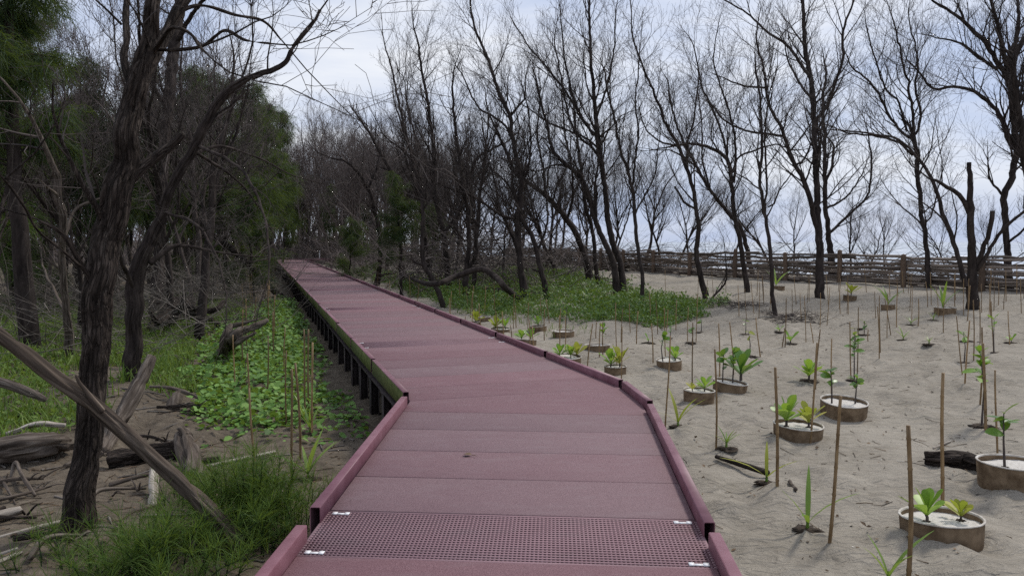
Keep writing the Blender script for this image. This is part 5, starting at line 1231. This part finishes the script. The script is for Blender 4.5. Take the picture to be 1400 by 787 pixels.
# ------------------------------------------------------------------ bamboo stakes
STK = []
for i in range(4):
    R = random.Random(50 + i); pts, rad = [], []; n = 0; z = -.14; nodes = [.05, .24, .45, .63, .83] if i % 2 else [.12, .33, .52, .74, .92]
    zs = sorted([-.14, 0, .5, 1.0] + [q + e for q in nodes for e in (-.012, 0, .012)])
    for z in zs:
        bump_ = 1.22 if any(abs(z - q) < 1e-6 for q in nodes) else 1.0; pts.append((.012 * math.sin(z * 3 + i) - .012 * math.sin(i), .008 * math.sin(z * 4 + 2 * i), z)); rad.append((1.0 - .18 * z) * bump_)
    mb = MB(); tubes(mb, [(pts, [r * .0125 for r in rad])], 8, True); STK.append(mb.mesh('bamboo_stake', M['bamboo']))
nst = [0]
def stake(px, py, tx, ty, label, group, thick=1.0, base=None, ddep=0.0):
    b_ = G(px, py) if base is None else base; top = P(tx, ty, b_.y + ddep); v = top - b_
    o = link('bamboo_stake', STK[nst[0] % 4], None, b_, label, 'stake', group); nst[0] += 1
    o.rotation_mode = 'QUATERNION'; o.rotation_quaternion = v.to_track_quat('Z', 'Y'); k = thick * RND.uniform(.85, 1.2); o.scale = (k, k, v.length); return o
A_ = 'bamboo stake standing in the open sand among the planters'; GA = 'bamboo stakes among the planters'
S1 = [(1241,806,1243,581,1.2,'bamboo stake rising in front of the nearest big planter'), (1287,697,1292,510,1.2,'tall bamboo stake standing behind the nearest big planter'), (1133,742,1149,540,1.1,'thick leaning bamboo stake beside the three-bladed palm seedling'),
 (1063,664,1061,502,.95,'bamboo stake by the yellowing seedling and dark plank'), (979,614,978,477,.8,'bamboo stake by the small tufted seedling near the edge boards'), (910,584,916,459,.85,'bamboo stake by the arching yellow-green seedling'),
 (1107,606,1117,468,1.0,'bent dark bamboo stake crossing the front of a round planter'), (1348,588,1345,469,1.1,'bamboo stake supporting the tall thin sapling'), (1340,553,1343,447,1.0,'second bamboo stake behind the tall thin sapling'), (1363,627,1362,506,.9,'bamboo stake between the dark log and the tall thin sapling')]
for x, y, tx, ty, th, lab in S1: stake(x, y, tx, ty, lab, GA, th)
S2 = [(947,530,947,441),(984,515,983,442),(1003,512,998,440),(1039,488,1034,434),(1073,474,1075,407),(1102,467,1100,404),(1121,447,1122,400),(1131,445,1134,393),(1149,429,1148,395),(1112,468,1108,441),(1115,532,1121,450),(1136,548,1138,463),(1164,520,1162,440),(1172,519,1174,420),(1202,490,1200,419),(1203,482,1203,404),(1213,462,1214,401),(1218,458,1210,408),(1158,428,1159,378),(1104,415,1105,376),(1316,512,1308,432),(1319,524,1325,438),(1331,493,1331,410),(1358,482,1356,412),(1322,440,1326,390),(1342,429,1342,388),(1365,416,1365,384),(1396,428,1396,380),(1226,447,1227,392),(1340,470,1340,412),(803,502,810,442),(843,498,842,414),(849,520,851,446),(765,488,765,431),(773,479,773,431),(729,473,728,446),(722,451,722,414),(893,496,891,442),(899,457,897,410),(910,465,913,423),(706,447,704,418),(700,470,698,444),(680,456,678,425),(657,446,655,415),(815,462,815,440),(870,470,872,425),(940,466,941,420),(952,467,953,402),(862,455,860,415),(924,452,925,410),(889,440,888,398),(1070,474,1072,448),(1187,466,1187,450),(1083,430,1083,395),(1255,446,1256,408),(1380,470,1379,425),(1290,455,1291,412)]
for x, y, tx, ty in S2: stake(x, y, tx, ty, A_, GA, .8)
k = 0
for t in range(500):
    px, py = RND.uniform(890, 1400), RND.uniform(398, 440)
    if px < 1010 and py > 412: continue
    g = G(px, py)
    if float(fence_x(g.y)) - g.x < .8: continue
    h = RND.uniform(.6, .95) * F / g.y; stake(px, py, px + RND.gauss(0, 2), py - h, 'thin bamboo stake in the far sand in front of the pole fence', 'bamboo stakes before the pole fence', .75, g); k += 1
    if k >= 44: break
k = 0
for t in range(300):                       # along the right side of the walk, into the vine mat
    s = RND.uniform(5, 36); o_ = RND.uniform(1.6, 5.0); q = np.array([.07, 7.5]) + U * s + W * o_; g = Vector((q[0], q[1], hz(*q))); px, py = proj(g.x, g.y, g.z); h = RND.uniform(.6, .9) * F / g.y
    stake(px, py, px + RND.gauss(0, 2), py - h, 'thin bamboo stake in the planting strip right of the boardwalk', 'bamboo stakes right of the boardwalk', .75, g); k += 1
    if k >= 38: break
for x, y, tx, ty in ((351,668,340,531),(400,660,397,505),(411,628,404,496),(422,558,421,450),(427,594,425,468),(418,570,414,450)): stake(x, y, tx, ty, {351: 'slightly leaning bamboo stake beside the bleached white stick', 400: 'tall bamboo stake next to the spiky palm seedling'}.get(x, 'thin bamboo stake in the row planted left of the boardwalk'), 'bamboo stakes left of the boardwalk', .9)
for k in range(34):
    s = 2.0 + k * 1.0 + RND.gauss(0, .2); o_ = -2.15 - (k % 2) * .5 + RND.gauss(0, .12); q = np.array([.07, 7.5]) + U * s + W * o_; g = Vector((q[0], q[1], hz(*q))); px, py = proj(g.x, g.y, g.z); h = RND.uniform(.75, 1.05) * F / g.y
    stake(px, py, px + RND.gauss(0, 3), py - h, 'thin bamboo stake in the row planted left of the boardwalk', 'bamboo stakes left of the boardwalk', .85, g)
g = G(437, 364); wp = MB(); tubes(wp, [([(0, 0, -.1), (0, 0, .6), (.01, 0, 1.35)], [.05, .048, .045])], 10, True); wp.box(-.06, .06, -.06, .06, 1.35, 1.37)
simple('white_paint', (.6, .6, .58), (.72, .72, .7), 8, .6, bmp=.1); link('marker_post', wp.mesh('marker_post', M['white_paint'], False), None, g, 'pale marker post beside the far end of the boardwalk', 'post')

# ------------------------------------------------------------------ litter on the sand and on the soil
def litter(name, label, polys, dens, mt, big=1.0, sticks=.5):
    mb = MB(); tb = []
    for poly, k in polys:
        x, y, z = scatter(poly, dens * k); n = len(x)
        if not n: continue
        far = 1 + .035 * y
        ns = int(n * sticks); pos = np.stack([x, y, z + .008], -1)
        inst(mb, SLEAF_V, None, SLEAF_T, pos[ns:], rots(NR.uniform(0, 6.28, n - ns), NR.normal(0, .3, n - ns), NR.normal(0, .3, n - ns)), NR.uniform(.012, .06, n - ns) * NR.uniform(.4, 1.3, n - ns) * big)
        for i in range(ns):
            a = NR.uniform(0, 6.28); l = NR.uniform(.02, .25) * NR.uniform(.3, 1) * big; dx, dy = math.cos(a) * l, math.sin(a) * l; zz = z[i] + .008
            tb.append(([(x[i], y[i], zz), (x[i] + dx * .5 + NR.normal(0, .006), y[i] + dy * .5, hz(x[i] + dx * .5, y[i] + dy * .5) + .007), (x[i] + dx, y[i] + dy, hz(x[i] + dx, y[i] + dy) + .006)], [.0035 * big, .003 * big, .002]))
    tubes(mb, tb, 4); return link(name, mb.mesh(name, M[mt], False), label=label, cat='litter', kind='stuff')
sandp = [(900, 560), (1010, 800), (1420, 800), (1420, 405), (1010, 405), (900, 450), (760, 470)]
litter('sand_litter', 'small dark leaves and twig bits strewn over the grey sand', [(sandp, 1.0), ([(930,600),(1020,800),(1420,800),(1420,600),(1100,520)], 1.0)], 11, 'litter', 1.0, .3)
soilp = [(-60, 800), (-60, 600), (150, 600), (250, 590), (420, 610), (500, 600), (420, 720), (330, 800)]
litter('soil_litter', 'dead needles, twigs and bark bits strewn over the dark soil on the left', [(soilp, 1.0), ([(0,560),(0,470),(240,420),(400,400),(420,560),(240,600)], .35)], 60, 'litter', 1.1, .6)
litter('twig_scatter', 'grey dead sticks lying about on the left soil', [(soilp, 1.0), ([(-40,560),(0,470),(240,420),(400,400),(240,600)], 1.0)], 7, 'twig_pale', 3.0, 1.0)
litter('bleached_bits', 'bleached white chips and shell bits scattered on the sand', [(sandp, 1.0)], 1.2, 'planter_rim', .8, .3)
g = Vector((-.215 + .0, 5.30, .004)); mb = MB(); mb.add(np.array(LEAF_V) * .065 + np.array([0, 0, .008]), None, LEAF_T); tubes(mb, [([(0, 0, .008), (-.01, -.03, .01), (-.03, -.05, .012)], [.002, .002, .001])], 4)
o = link('dead_leaf', mb.mesh('dead_leaf', M['litter'], False), None, P(645, 628, 5.32) * 1.0, 'curled dead leaf lying on the maroon deck', 'leaf'); o.location.z = .006; o.rotation_euler.z = 1.2
